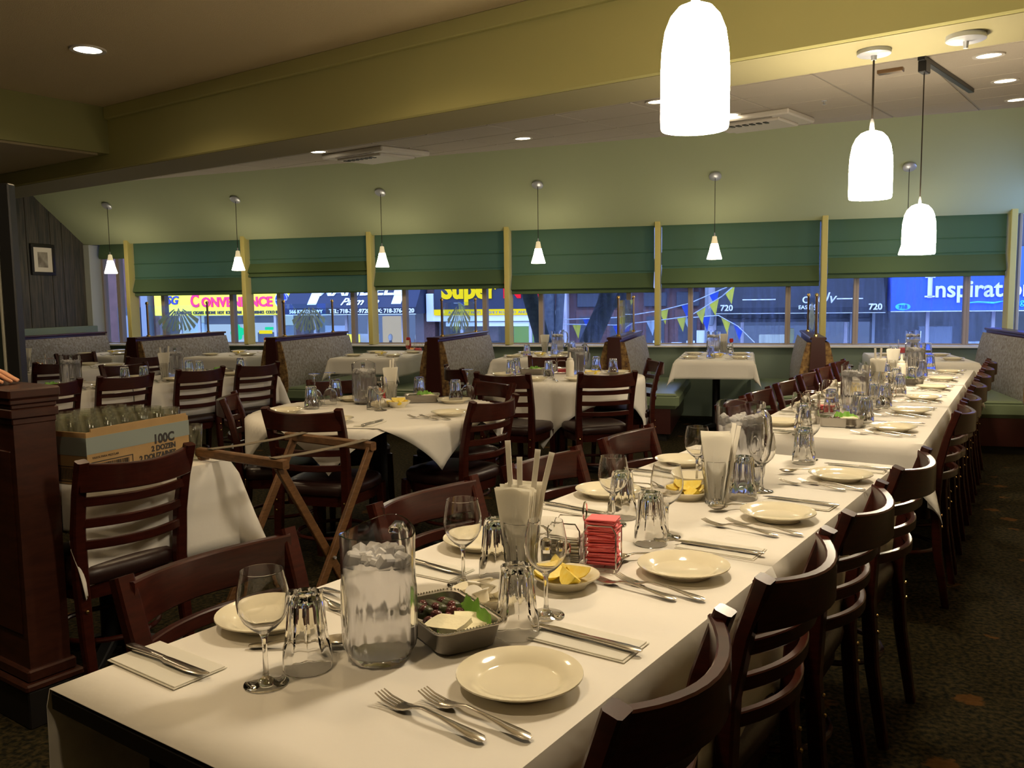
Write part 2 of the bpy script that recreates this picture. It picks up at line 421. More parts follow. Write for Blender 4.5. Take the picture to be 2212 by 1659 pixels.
def blind(u0, u1, zb, label, roll=True, kind=0):
    o = thing('roman_blind', label, 'blind', W((u0+u1)/2, VW+.05, 2.15), WA, 'roman blinds along the window wall')
    h = (u1-u0)/2; zb -= 2.15
    def sheet(prof, m_, nm):
        n = len(prof); q = MB()
        def fn(a, b):
            i = min(int(round(b*(n-1))), n-1); y, z = prof[i]
            return ((-h + 2*h*a), y + .003*sin(9*a*pi)*(i/n), z)
        return q.grid(fn, 14, n-1).build(nm, m_, o, smooth=40)
    if kind == 0:
        z1 = zb+.20
        top = [(0, .03), (0, z1*.52), (-.012, z1*.52-.006), (0, z1*.52-.016), (0, z1+.05), (-.010, z1+.045), (0, z1+.035), (0, z1+.01)]
        sheet(top, 'blind', 'fabric')
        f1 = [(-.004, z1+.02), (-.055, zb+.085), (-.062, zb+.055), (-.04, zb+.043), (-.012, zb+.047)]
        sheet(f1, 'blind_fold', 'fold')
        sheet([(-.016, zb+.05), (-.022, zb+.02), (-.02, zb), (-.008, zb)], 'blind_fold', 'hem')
    elif kind == 1:
        sheet([(0, .03), (0, -.24), (-.012, -.246), (0, -.256), (0, -.34)], 'blind', 'fabric')
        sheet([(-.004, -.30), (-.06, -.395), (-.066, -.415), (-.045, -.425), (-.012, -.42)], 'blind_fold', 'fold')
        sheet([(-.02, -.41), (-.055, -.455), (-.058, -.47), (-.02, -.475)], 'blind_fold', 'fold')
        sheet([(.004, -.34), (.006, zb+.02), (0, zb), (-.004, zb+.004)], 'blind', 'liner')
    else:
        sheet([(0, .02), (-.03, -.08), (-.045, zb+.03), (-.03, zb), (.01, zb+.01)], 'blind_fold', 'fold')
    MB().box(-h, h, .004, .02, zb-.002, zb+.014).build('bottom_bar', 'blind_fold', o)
    return o
blind(-8.60, POSTS[0]-.035, 1.97, 'short raised dark green blind beside the wood panelled wall', kind=2)
names = ['green roman blind above the yellow and pink sign', 'green roman blind with a higher double fold and plain lower sheet', 'green roman blind above the yellow and red nut shop sign',
         'green roman blind hanging above the leaning tree trunks', 'green roman blind above the strings of pennants', 'green roman blind with a wide brown fold above the blue awning']
zbs = [1.458, 1.463, 1.484, 1.412, 1.457, 1.534]
for i in range(6):
    blind(POSTS[i]+.04, POSTS[i+1]-.045, zbs[i], names[i], kind=1 if i == 1 else 0)

# ------------------------------------------------------------------ lamps
def spot(parent, loc, e, size=150, blend=.9, col=WARM, rad=.05):
    l = bpy.data.lights.new('lamp', 'SPOT'); l.energy = e; l.color = col; l.spot_size = radians(size); l.spot_blend = blend; l.shadow_soft_size = rad
    o = bpy.data.objects.new('lamp', l); C.objects.link(o); o.parent = parent; o.location = loc; return o
def point(parent, loc, e, col=WARM, rad=.03):
    l = bpy.data.lights.new('bulb', 'POINT'); l.energy = e; l.color = col; l.shadow_soft_size = rad
    o = bpy.data.objects.new('bulb', l); C.objects.link(o); o.parent = parent; o.location = loc; return o
ringm = MB().lathe([(.070, -.006), (.092, -.008), (.095, 0), (.070, .0)], 28, cap=False).mesh('trim_ring'); ringm.materials.append(M_['white_plastic'])
discm = MB().lathe([(.072, -.003), (.04, -.005), (.001, -.006)], 24, cap=False).mesh('lens'); discm.materials.append(M_['lamp_disc'])
def downlight(x, y, z, e, label, tilt=0.0):
    o = thing('downlight', label, 'light', (x, y, z), 0, 'recessed ceiling downlights'); o.rotation_euler = (tilt, 0, 0)
    obj('trim_ring', ringm, o); obj('lens', discm, o)
    spot(o, (0, 0, -.03), e)
    return o
downlight(-4.64, 2.64, 2.74, P_DOWN_NEAR, 'round recessed downlight in the textured beige ceiling')
for x, y in ((-2.8, 2.64), (-2.8, .8), (-.95, .3), (-4.64, .8)):  # unseen downlights added overhead to brighten the near tables
    downlight(x, y, 2.74, P_DOWN_NEAR, 'unseen recessed downlight added to the near ceiling overhead')
rear = [(-.71, 6.27, 'downlight nearest the beam in the row of three by the track'), (-.72, 7.35, 'middle downlight of the row of three by the track'), (-.73, 8.42, 'downlight nearest the slope in the row of three by the track'),
        (-2.90, 6.11, 'downlight half hidden by the largest pendant shade'), (-2.74, 7.18, 'downlight just beside the ceiling air unit'), (-4.67, 6.90, 'single downlight in the tiles above the middle windows'),
        (-4.67, 5.3, 'downlight of the hung ceiling hidden behind the beam'), (-6.5, 6.0, 'downlight of the hung ceiling hidden behind the beam'), (-6.5, 4.7, 'downlight of the hung ceiling hidden behind the beam'), (-8.4, 5.2, 'downlight of the hung ceiling hidden behind the beam'), (-2.9, 4.8, 'downlight of the hung ceiling hidden behind the beam'), (-.7, 5.1, 'downlight of the hung ceiling hidden behind the beam')]
for x, y, lb in rear: downlight(x, y, zc(y)-.006, P_DOWN, lb, CT)

def big_pendant(x, y, zb, zt, r, ztop, label, canopy=True):
    o = thing('pendant_lamp', label, 'pendant lamp', (x, y, zb), 0, 'large opal pendants over the banquet tables')
    h = zt-zb
    prof = [(r*.955, 0), (r*.985, .004), (r, .02), (r, h*.45), (r*.97, h*.62), (r*.88, h*.78), (r*.72, h*.89), (r*.50, h*.96), (r*.25, h*.99), (r*.10, h)]
    MB().lathe(prof, 36, cap=False).build('lamp_shade', 'opal_big', o)
    MB().lathe([(r*.10, h-.004), (.010, h+.004), (.008, h+.03), (.004, h+.045)], 14).build('finial', 'nickel', o)
    MB().tube([(0, 0, h+.03), (0, 0, ztop-zb)], .004, 6).build('cord', 'cord', o)
    if canopy:
        c = MB().lathe([(.062, ztop-zb), (.063, ztop-zb-.018), (.058, ztop-zb-.021), (.006, ztop-zb-.023)], 28, cap=False).build('canopy', 'nickel', o)
        MB().lathe([(.010, ztop-zb-.04), (.012, ztop-zb-.022)], 10).build('cord_grip', 'nickel', c)
    point(o, (0, 0, .05), P_BIG, rad=.05)
    return o
big_pendant(-.80, 1.88, 1.739, 2.018, .077, 2.74, 'largest and nearest white pendant shade over the front table')
big_pendant(-.81, 3.65, 1.737, 2.002, .081, 2.31, 'white pendant shade on the beam with round metal canopy')
big_pendant(-1.04, 6.05, 1.61, 1.93, .100, zc(6.05)-.10, 'farthest large white pendant shade hanging from the black track', canopy=False)
e = thing('ceiling_canopy', 'round metal ceiling plate without a lamp under the beam', 'ceiling plate', (-.49, 3.65, 2.31))
MB().lathe([(.068, 0), (.069, -.02), (.063, -.023), (.006, -.025)], 28, cap=False).build('plate', 'nickel', e); MB().lathe([(.008, -.05), (.011, -.024)], 10).build('stub', 'nickel', e)
t = thing('light_track', 'black track light rail on the hung ceiling', 'track', (-1.04, 6.0, zc(6.0)), 0); t.rotation_euler = (CT, 0, -.05)
MB().box(-.02, .02, -.06, 1.55, -.035, -.004, .003).build('rail', 'black_plastic', t); MB().box(-.024, .024, -.03, .09, -.10, -.03, .005).build('adaptor', 'black_plastic', t)

SMALL = [(-7.859, 'second small'), (-6.009, ''), (-4.109, ''), (-2.249, ''), (-.36, ''), (1.486, '')]
slab = ['small cone pendant beside the wood panelled wall', 'small cone pendant above the booth with the pink lettered sign behind', 'small cone pendant in front of the blind left of the nut shop', 'small cone pendant above the middle booth table',
        'small cone pendant in front of the pennant strings blind', 'small cone pendant partly hidden by a large pendant']
VP = 9.26
for (u, _), lb in zip(SMALL, slab):
    o = thing('small_pendant', lb, 'pendant lamp', W(u, VP, 1.742), WA, 'small cone pendants along the windows')
    MB().lathe([(.075, 0), (.077, .006), (.050, .10), (.036, .16)], 24, cap=False).build('lamp_shade', 'opal_small', o)
    MB().lathe([(.036, .16), (.029, .19), (.025, .215), (.022, .235), (.006, .24)], 18, cap=False).build('shade_neck', 'opal_off', o)
    zt_ = zs(VP) - 1.742
    MB().lathe([(.006, .238), (.008, .262), (.003, .275)], 8).build('socket', 'nickel', o)
    MB().tube([(0, 0, .26), (0, 0, zt_-.02)], .0035, 6).build('cord', 'cord', o)
    R = Matrix.Translation((0, 0, zt_)) @ Matrix.Rotation(-math.atan(k), 4, 'X')
    MB().lathe([(.062, -.002), (.063, -.018), (.055, -.023), (.004, -.026)], 24, cap=False, M=R).build('canopy', 'nickel', o)
    point(o, (0, 0, .05), P_SMALL, rad=.04)

# ceiling air units, sprinkler, sensor
def air_unit(x, y, sx, sy, label):
    o = thing('air_unit', label, 'air conditioner', (x, y, zc(y))); o.rotation_euler = (CT, 0, 0)
    MB().box(-sx, sx, -sy, sy, -.05, .0, .012).build('housing', 'white_plastic', o)
    g = MB().box(-sx*.72, sx*.72, -sy*.72, sy*.72, -.075, -.045, .01).build('panel', 'white_plastic', o)
    for i in range(7): MB().box(-sx*.55+i*.06, -sx*.55+i*.06+.03, -sy*.66, -sy*.45, -.082, -.070).build('louvre', 'black_plastic', g)
    for sgn in (-1, 1): MB().box(-sx*.6, sx*.6, sgn*sy*.86-.02, sgn*sy*.86+.02, -.056, -.045).build('slot', 'ceil_bar', g)
    return o
air_unit(-2.66, 7.62, .40, .38, 'white ceiling air conditioning cassette near the window slope')
air_unit(-6.25, 6.55, .42, .36, 'white ceiling air conditioning cassette low behind the beam')
o = thing('sprinkler', 'small sprinkler head on the ceiling tiles', 'sprinkler', (-1.95, 7.15, zc(7.15))); MB().lathe([(.025, 0), (.022, -.008), (.008, -.01), (.007, -.03), (.016, -.034), (.002, -.036)], 12).build('head', 'nickel', o)
o = thing('exit_plate', 'small dark plate on the hung ceiling beside the track', 'vent', (-1.28, 6.25, zc(6.25))); MB().box(-.08, .08, -.03, .03, -.03, 0, .004).build('plate', 'bronze', o)
# ------------------------------------------------------------------ booths along the windows
fan = []
def etched(parent, cy, cz, wdt):
    """frosted sunburst on the booth glass: rays spreading down from a top point, a lozenge in the middle"""
    q = MB()
    def poly(pts): q.add([(-.005, cy+y*wdt, cz+z*wdt) for y, z in pts], [tuple(range(len(pts)))])
    for sg in (-1, 1):
        for (a0, a1, r0, r1) in ((6, 12, .42, .80), (17, 25, .36, .86), (30, 38, .32, .98), (43, 52, .30, 1.06), (57, 66, .28, 1.10)):
            A, B = radians(a0), radians(a1)
            poly([(sg*sin(A)*r0*.5, -cos(A)*r0*.4), (sg*sin(A)*r1*.62, -cos(A)*r1*.58), (sg*sin(B)*r1*.62, -cos(B)*r1*.58), (sg*sin(B)*r0*.5, -cos(B)*r0*.4)])
    for z0, z1, hw in ((-.02, -.22, .055), (-.26, -.52, .075)):
        zm = (z0+z1)/2
        for a, b in (((0, z0), (hw, zm)), ((hw, zm), (0, z1)), ((0, z1), (-hw, zm)), ((-hw, zm), (0, z0))):
            poly([a, b, (b[0]*.45, zm+(b[1]-zm)*.45), (a[0]*.45, zm+(a[1]-zm)*.45)])
    q.build('etched_pattern', 'etched', parent, smooth=0)
def booth(u0, label, sides=(-1, 1), top=.985, v0=8.02, v1=9.66, glass=True, cap=True):
    o = thing('booth_bench', label, 'booth bench', W(u0, 0, 0), WA, 'window booth benches')
    # frame: x = along window wall, y = depth towards window
    MB().box(-.055, .055, v0, v1, .06, top-.02, .004).build('core', 'booth_wood', o)
    MB().box(-.07, .07, v0-.02, v1+.02, top-.022, top, .006).build('top_cap', 'booth_wood', o)
    # tapered wooden end
    MB().add([(-.105, v0-.03, .05), (.105, v0-.03, .05), (.055, v0-.03, top), (-.055, v0-.03, top), (-.105, v0, .05), (.105, v0, .05), (.055, v0, top), (-.055, v0, top)],
             [(0,1,2,3), (5,4,7,6), (1,5,6,2), (4,0,3,7), (3,2,6,7), (4,5,1,0)]).build('end_panel', 'booth_wood', o)
    for s in sides:
        def back(a, b):
            # a along depth, b around the section
            zz = .40 + (top-.045-.40)*b
            xx = s*(.055 + (.135 - .075*b)*sin(pi*(.12+.80*b))**.35)
            return (xx, v0+.02+(v1-v0-.04)*a, zz)
        q = MB(); q.grid(back, 10, 10, flip=(s < 0)); b_ = q.build('backrest', 'tapestry', o)
        e = MB()
        prof = [back(0, j/10) for j in range(11)]
        vs = [(p[0], v0+.005, p[2]) for p in prof] + [(s*.05, v0+.005, p[2]) for p in prof]
        e.add(vs, [(j, j+1, 11+j+1, 11+j) if s > 0 else (j+1, j, 11+j, 11+j+1) for j in range(10)])
        vs2 = [(p[0], v0+.005, p[2]) for p in prof] + [p for p in prof]
        e.add(vs2, [(j, j+1, 11+j+1, 11+j) for j in range(10)])
        e.build('side_piping', 'tapestry_edge', o)
        def f(x): return s*x
        x0, x1 = sorted((f(.06), f(.60)))
        st = MB().box(x0, x1, v0+.02, v1+.10, .31, .455, .035).build('seat', 'seat_vinyl', o)
        MB().tube([(x0+.02, v0+.03, .44), (x1-.02, v0+.03, .44)], .006, 6).build('piping', 'seat_vinyl', st)
        x0, x1 = sorted((f(.06), f(.52)))
        MB().box(x0, x1, v0+.06, v1+.08, .07, .31).build('base', 'booth_wood', o)
        MB().box(min(f(.06), f(.48)), max(f(.06), f(.48)), v0+.10, v1+.06, 0, .07).build('plinth', 'black_wood', o)
    if glass:
        for vv in (v0+.26, v0+1.38):
            p = MB().tube([(0, vv, top-.004), (0, vv, top+.375)], .013, 10).build('brass_post', 'bronze', o)
            MB().lathe([(.017, 0), (.019, .012), (.015, .025), (.004, .03)], 10, M=Matrix.Translation((0, vv, top+.36))).build('finial', 'brass', p)
            MB().lathe([(.024, 0), (.022, .012), (.014, .018)], 10, M=Matrix.Translation((0, vv, top))).build('foot', 'brass', p)
        g = MB().box(-.003, .003, v0+.275, v0+1.365, top+.012, top+.345).build('glass_panel', 'booth_glass', o)
        etched(g, v0+.82, top+.33, .62)
    return o
booth(-6.57, 'grey tapestry booth bench in front of the yellow convenience sign')
booth(-4.84, 'grey tapestry booth bench in front of the navy awning')
booth(-3.03, 'grey tapestry booth bench in front of the nut shop')
booth(-1.22, 'booth bench seen end-on in front of the leaning tree')
booth(.59, 'booth bench seen end-on in front of the black awning')
booth(-8.40, 'booth bench against the wood panelled wall', sides=(1,), glass=False)
booth(2.36, 'booth bench at the corner under the blue awning', sides=(-1,), top=1.01, v0=7.9, v1=9.60, glass=False)

# ------------------------------------------------------------------ tables and cloths
def drape_rect(x0, x1, y0, y1, z, drops, seed=0, wave=.012, n=13, bell=.10):
    """cloth over a rectangular top; drops = (x0 side, x1 side, y0 side, y1 side)"""
    rnd = random.Random(seed); ph = [rnd.random()*6.28 for _ in range(6)]
    dl, dr, df, db = drops
    def axis(a0, a1, d0, d1):
        L = []
        if d0 > 0: L += [a0-d0*(1-i/8) for i in range(8)]
        L += [a0+(a1-a0)*i/n for i in range(n+1)]
        if d1 > 0: L += [a1+d1*(i+1)/8 for i in range(8)]
        return L
    X = axis(x0, x1, dl, dr); Y = axis(y0, y1, df, db); q = MB(); vs = []
    for Yc in Y:
        for Xc in X:
            dx = x0-Xc if Xc < x0 else (Xc-x1 if Xc > x1 else 0.0); sx = -1 if Xc < x0 else 1
            dy = y0-Yc if Yc < y0 else (Yc-y1 if Yc > y1 else 0.0); sy = -1 if Yc < y0 else 1
            ex = min(max(Xc, x0), x1); ey = min(max(Yc, y0), y1)
            if dx == 0 and dy == 0:
                zz = z + .0012*sin(7*Xc+ph[0])*sin(6*Yc+ph[1]); vs.append((Xc, Yc, zz)); continue
            d = hypot(dx, dy)
            if dx > 0 and dy > 0:
                m_ = min(dx, dy); out = .012 + .34*m_ + .02*d
                vs.append((ex+sx*out*dx/d*1.3, ey+sy*out*dy/d*1.3, z-.004-sqrt(max(d*d-out*out, 0))*.985))
            else:
                t_ = Yc if dx > 0 else Xc
                out = .012*min(1, d/.02) + d*(bell*.5 + wave*4*sin(9*t_+ph[2])*sin(3.1*t_+ph[3])) + .01*min(1, d/.1)*sin(17*t_+ph[4])*wave/.012*.5
                out = max(out, .006)
                vs.append((ex+(sx*out if dx > 0 else 0), ey+(sy*out if dy > 0 else 0), z - min(d, .004) - max(d-.004, 0)*.99))
    nx = len(X)
    q.v = vs
    for j in range(len(Y)-1):
        for i in range(nx-1): q.f.append((j*nx+i, j*nx+i+1, (j+1)*nx+i+1, (j+1)*nx+i))
    return q
def drape_round(r, half, z, rot=0.0, seed=0):
    rnd = random.Random(seed); ph = [rnd.random()*6.28 for _ in range(6)]; q = MB(); N_ = 44; vs = []
    for j in range(N_+1):
        for i in range(N_+1):
            X = -half+2*half*i/N_; Y = -half+2*half*j/N_; p = hypot(X, Y); a = atan2(Y, X)
            if p <= r: vs.append((X, Y, z + .0012*sin(8*X+ph[0])*sin(7*Y+ph[1])))
            else:
                d = p-r; cf = abs(cos(2*(a-pi/4)))**3
                out = r + .010 + d*(.04 + .07*sin(9*a+ph[2])*(1-cf) + .03*sin(17*a+ph[3])) + .012*sin(5*a+ph[4])*min(1, d/.15)
                out = max(out, r+.008)
                vs.append((out*cos(a), out*sin(a), z-.003-d*.97))
    q.v = vs; n1 = N_+1
    for j in range(N_):
        for i in range(N_): q.f.append((j*n1+i, j*n1+i+1, (j+1)*n1+i+1, (j+1)*n1+i))
    q.v = [tuple(Matrix.Rotation(rot, 3, 'Z') @ Vector(p)) for p in q.v]
    return q
TZ = .7500
def rect_table(name, label, loc, rz, hx, hy, clabel, drops, seed, ped=1, group=None):
    """table with pedestal legs and its cloth; hx, hy half sizes"""
    t = thing(name, label, 'table', loc, rz, group)
    MB().box(-hx, hx, -hy, hy, TZ-.036, TZ-.003, .004).build('tabletop', 'black_wood', t)
    ys = [0] if ped == 1 else [-hy*.6, hy*.6]
    for y in ys:
        MB().tube([(0, y, .04), (0, y, TZ-.036)], .038, 12).build('column', 'black_plastic', t)
        b = MB()
        for a in range(4):
            c, s_ = cos(a*pi/2+pi/4), sin(a*pi/2+pi/4)
            b.bar([(0, y, .05), (c*.18, y+s_*.18, .03), (c*.29, y+s_*.29, .014)], [.05, .045, .035], [.05, .03, .022], (-s_, c, 0))
        b.build('foot', 'black_plastic', t)
    c = drape_rect(-hx, hx, -hy, hy, TZ, drops, seed).build('tablecloth', 'cloth', None, loc, rz, smooth=60)
    sm = c.modifiers.new('thickness', 'SOLIDIFY'); sm.thickness = .0015; sm.offset = 1
    tag(c, clabel, 'tablecloth')
    return t
# front banquet row: two tables end to end
rect_table('banquet_table', 'long narrow black-edged table nearest in front', (-.985, 1.265, 0), 0, .38, .615, 'white cloth on the nearest table, its front edge bare', (.27, .27, 0, 0), 1)
rect_table('banquet_table', 'banquet table second in the front row', (-.985, 2.565, 0), 0, .38, .685, 'white cloth on the second table of the front row', (.27, .27, .0, .05), 2)
T2A = radians(4.0); T2D = Vector((-sin(T2A), cos(T2A), 0)); T2X = Vector((cos(T2A), sin(T2A), 0)); T2O = Vector((-.985, 3.74, 0))
def T2(s_, l, z=0.0): p = T2O + T2D*s_ + T2X*l; return (p.x, p.y, z)
for i, (a, b) in enumerate(((0, 1.30), (1.30, 2.60), (2.60, 3.85))):
    rect_table('banquet_table', ['banquet table at the near end of the rear row', 'middle banquet table of the rear row', 'banquet table of the rear row closest to the windows'][i], T2((a+b)/2, 0), T2A, .38, (b-a)/2,
               ['white cloth with a hanging end at the start of the rear row', 'white cloth on the middle table of the rear row', 'white cloth on the rear row table closest to the windows'][i], (.26, .26, .20 if i == 0 else 0, .20 if i == 2 else 0), 3+i)
# tables in the booths
BT = [(-7.45, .38, 'booth by the panelled wall'), (-5.72, .38, 'booth before the yellow sign'), (-3.93, .37, 'booth before the navy awning'), (-2.12, .37, 'booth before the nut shop'), (-.315, .36, 'booth before the brown doors'), (1.55, .39, 'booth before the blue awning')]
for i, (u, hw, lb) in enumerate(BT):
    rect_table('booth_table', 'black pedestal table in the ' + lb, W(u, 8.93, 0), WA, hw, .67, 'white cloth on the table of the ' + lb, (.20, .20, .17, 0), 20+i, group='booth tables')
# round tables
TA, TB_ = (-3.33, 3.45), (-3.53, 5.72)
for (cx, cy_), r, half, rot, sd, lb, lc in ((TA, .70, .655, radians(24), 31, 'round table beyond the folding tray stand', 'white square cloth with drooping corner points over a round table'), (TB_, .64, .79, radians(65), 32, 'round table in front of the middle booths', 'white creased cloth over the round table nearer the windows')):
    t = thing('round_table', lb, 'table', (cx, cy_, 0))
    MB().lathe([(.001, TZ-.035), (r-.046, TZ-.035), (r-.04, TZ-.028), (r-.04, TZ-.010), (r-.044, TZ-.005), (.001, TZ-.005)], 40, cap=False).build('tabletop', 'black_wood', t)
    MB().tube([(0, 0, .04), (0, 0, TZ-.036)], .045, 14).build('column', 'black_plastic', t)
    b = MB()
    for a in range(4):
        c, s_ = cos(a*pi/2+.3), sin(a*pi/2+.3)
        b.bar([(0, 0, .055), (c*.2, s_*.2, .035), (c*.36, s_*.36, .014)], [.06, .05, .04], [.05, .03, .022], (-s_, c, 0))
    b.build('foot', 'black_plastic', t)
    c = drape_round(r, half, TZ, rot, sd).build('tablecloth', 'cloth', None, (cx, cy_, 0), 0, smooth=60)
    sm = c.modifiers.new('thickness', 'SOLIDIFY'); sm.thickness = .0015; sm.offset = 1
    tag(c, lc, 'tablecloth')
    if sd == 31:
        c = drape_round(r, half, TZ-.0022, rot+pi/4, 33).build('tablecloth', 'cloth', None, (cx, cy_, 0), 0, smooth=60); tag(c, 'white under-cloth turned so its points hang between the upper ones', 'tablecloth')
# left tables
rect_table('dining_table', 'dining table of the side row, half at the newel end', (-6.22, 2.85, 0), 0, .38, .65, 'white cloth on the side row table behind the newel post', (.26, .26, 0, 0), 41)
rect_table('dining_table', 'dining table of the side row towards the windows', (-6.22, 4.17, 0), 0, .38, .66, 'white cloth on the side row table with a steel pan', (.26, .26, 0, .2), 42)
rect_table('dining_table', 'dining table against the far wood panelled side', (-8.10, 4.25, 0), 0, .38, .65, 'white cloth on the table farthest from the front, by the wall booth', (.24, .24, .2, .2), 43)
rect_table('side_table', 'small table under the carton of glasses', (-3.17, 1.76, 0), 0, .38, .30, 'white cloth hanging from the small table under the carton', (.2, .33, .15, .30), 44)

# ------------------------------------------------------------------ ladder-back chair (faces +y, origin on the floor)
def make_chair():
    o = thing('dining_chair', '', 'chair')
    def py(z):
        P = ((0, -.245), (.25, -.205), (.45, -.190), (.62, -.200), (.75, -.228), (.87, -.268))
        for (a, b), (c, d) in zip(P, P[1:]):
            if a <= z <= c: return b+(d-b)*(z-a)/(c-a)
        return P[-1][1]
    def px(z): return .183 + .012*max(0, (z-.45)/.42)
    zs_ = [0, .12, .25, .36, .45, .54, .62, .69, .75, .81, .862]
    for s in (-1, 1):
        p = MB().bar([(s*px(z), py(z), z) for z in zs_], [.030, .034, .038, .042, .044, .044, .042, .040, .040, .040, .038], [.028, .032, .036, .038, .038, .036, .034, .032, .030, .030, .030], (1, 0, 0)).build('back_post', 'mahogany', o)
        for z in (.405, .355):
            MB().lathe([(.006, 0), (.006, .004), (.002, .006)], 8, M=Matrix.Translation((s*.183, py(z)-.021, z)) @ Matrix.Rotation(pi/2, 4, 'X')).build('bolt', 'brass', p)
        MB().bar([(s*.175, .185, .43), (s*.18, .195, .22), (s*.188, .205, 0)], [.042, .038, .028], [.042, .038, .028], (1, 0, 0)).build('leg', 'mahogany', o)
    def slat(zc_, h, th, bow, nm, top=False):
        path = []; hs = []
        n = 12
        for i in range(n+1):
            x = -px(zc_) + 2*px(zc_)*i/n; f = 1-(x/px(zc_))**2
            path.append((x, py(zc_)-bow*f, zc_ - (.006*f if top else 0))); hs.append(h - (.012*f if top else 0))
        MB().bar(path, hs, th, (0, 0, 1)).build(nm, 'mahogany', o)
    slat(.806, .096, .022, .068, 'top_rail', True)
    for z in (.722, .648, .574): slat(z, .030, .017, .058, 'slat')
    # seat: rounded front pad on a wooden apron
    def outline(sc):
        pts = []
        for i in range(32):
            a = 2*pi*i/32; ca, sa = cos(a), sin(a); e = .42
            x = .212*(abs(ca)**e)*(1 if ca >= 0 else -1); y = .205*(abs(sa)**(.55 if sa > 0 else .3))*(1 if sa >= 0 else -1)
            if y < 0: x *= .93
            pts.append((x*sc, y*sc))
        return pts
    rs = [[(x, y+.01, z) for x, y in outline(s_)] for s_, z in ((.93, .425), (.985, .432), (1.0, .452), (.985, .472), (.92, .487), (.7, .494), (.3, .497))]
    MB().rings(rs).build('seat', 'vinyl', o, smooth=50)
    MB().rings([[(x, y+.01, z) for x, y in outline(s_)] for s_, z in ((.90, .375), (.92, .425))]).build('seat_frame', 'mahogany', o)
    ring = [(.172*cos(2*pi*i/24), .18*sin(2*pi*i/24)-.005, .215) for i in range(24)]
    MB().tube(ring, .0095, 8, closed=True).build('stretcher', 'mahogany', o)
    return o
chair = Proto(make_chair())
def chair_at(px_, py_, face, label, group):
    """px_, py_ = middle of the top rail ends; face = direction the sitter looks, as angle from +y"""
    d = Vector((-sin(face), cos(face)))
    chair.put((px_ + d.x*.266, py_ + d.y*.266, 0), face, label, group)
ordn = ['first', 'second', 'third', 'fourth', 'fifth', 'sixth']
for i, y in enumerate((1.085, 1.66, 2.22, 2.83)):
    chair_at(-.478, y, pi/2 + (.03, -.02, .02, -.03)[i], ['chair nearest of all, its curved rail cut off at the bottom', 'second chair back on the aisle side of the front tables', 'third chair back on the aisle side of the front tables', 'fourth chair back on the aisle side of the front tables'][i], 'chairs along the banquet rows')
for i, y in enumerate((1.035, 1.70, 2.275, 2.85)):
    chair_at(-1.475, y, -pi/2 + (.02, .0, -.02, .02)[i], ['chair nearest the newel post, facing across the front table', 'second chair on the inner side of the front tables', 'third chair on the inner side of the front tables', 'fourth chair on the inner side of the front tables'][i], 'chairs along the banquet rows')
for i, s_ in enumerate((.44, .96, 1.62, 2.26, 2.86, 3.46)):
    p = T2(s_, .49); chair_at(p[0], p[1], pi/2+T2A, ordn[i] + ' chair from the near end, aisle side of the rear row', 'chairs along the banquet rows')
for i, s_ in enumerate((.26, .76, 1.32, 1.90, 2.40, 3.0)):
    p = T2(s_, -.49); chair_at(p[0], p[1], -pi/2+T2A, ordn[i] + ' chair from the near end, inner side of the rear row', 'chairs along the banquet rows')
def face_to(x, y, cx, cy_): return atan2(-(cx-x), cy_-y)
for x, y, lb in ((-3.09, 2.69, 'chair seen from behind at the round table, behind the tray stand'), (-3.90, 2.89, 'chair turned sideways beside the round table with the pitcher'), (-2.54, 3.48, 'chair at the pointed cloth corner of the round table'),
                 (-3.07, 4.20, 'reddish chair behind the round table with upturned wine glass'), (-4.06, 3.86, 'chair hidden behind the pitcher on the round table')):
    chair_at(x, y, face_to(x, y, *TA), lb, 'chairs round the nearer round table')
for x, y, lb in ((-3.36, 4.68, 'chair seen from behind at the left of the farther round table'), (-2.76, 5.07, 'chair seen from behind at the right of the farther round table'), (-2.95, 6.20, 'chair facing us beside the green booth seat'),
                 (-4.02, 4.98, 'chair side-on beside the grey booth at the farther round table'), (-3.98, 6.30, 'chair behind the farther round table facing us')):
    chair_at(x, y, face_to(x, y, *TB_), lb, 'chairs round the farther round table')
for y, lb in ((2.85, 'chair partly behind the newel post at the side row'), (3.38, 'chair above the carton of glasses at the side row'), (3.99, 'chair beside the steel pan at the side row'), (4.53, 'last chair of the side row before the grey booth')):
    chair_at(-5.69, y, pi/2, lb, 'chairs along the side row')
for y, lb in ((2.95, 'chair behind the sugar caddy across the side row'), (3.98, 'chair behind two upturned tumblers across the side row')):
    chair_at(-6.74, y, -pi/2, lb, 'chairs along the side row')
chair_at(-7.56, 3.86, pi/2, 'dark chair back behind the pitcher at the far table', 'chairs at the far table')
chair_at(-7.58, 4.72, pi/2, 'chair back against the booth end at the far table', 'chairs at the far table')
chair_at(-8.70, 4.62, -pi/2, 'chair facing us at the far table by the grey booth', 'chairs at the far table')
chair_at(-2.665, 1.61, pi/2, 'chair in front of the carton of glasses', 'chairs by the small table')
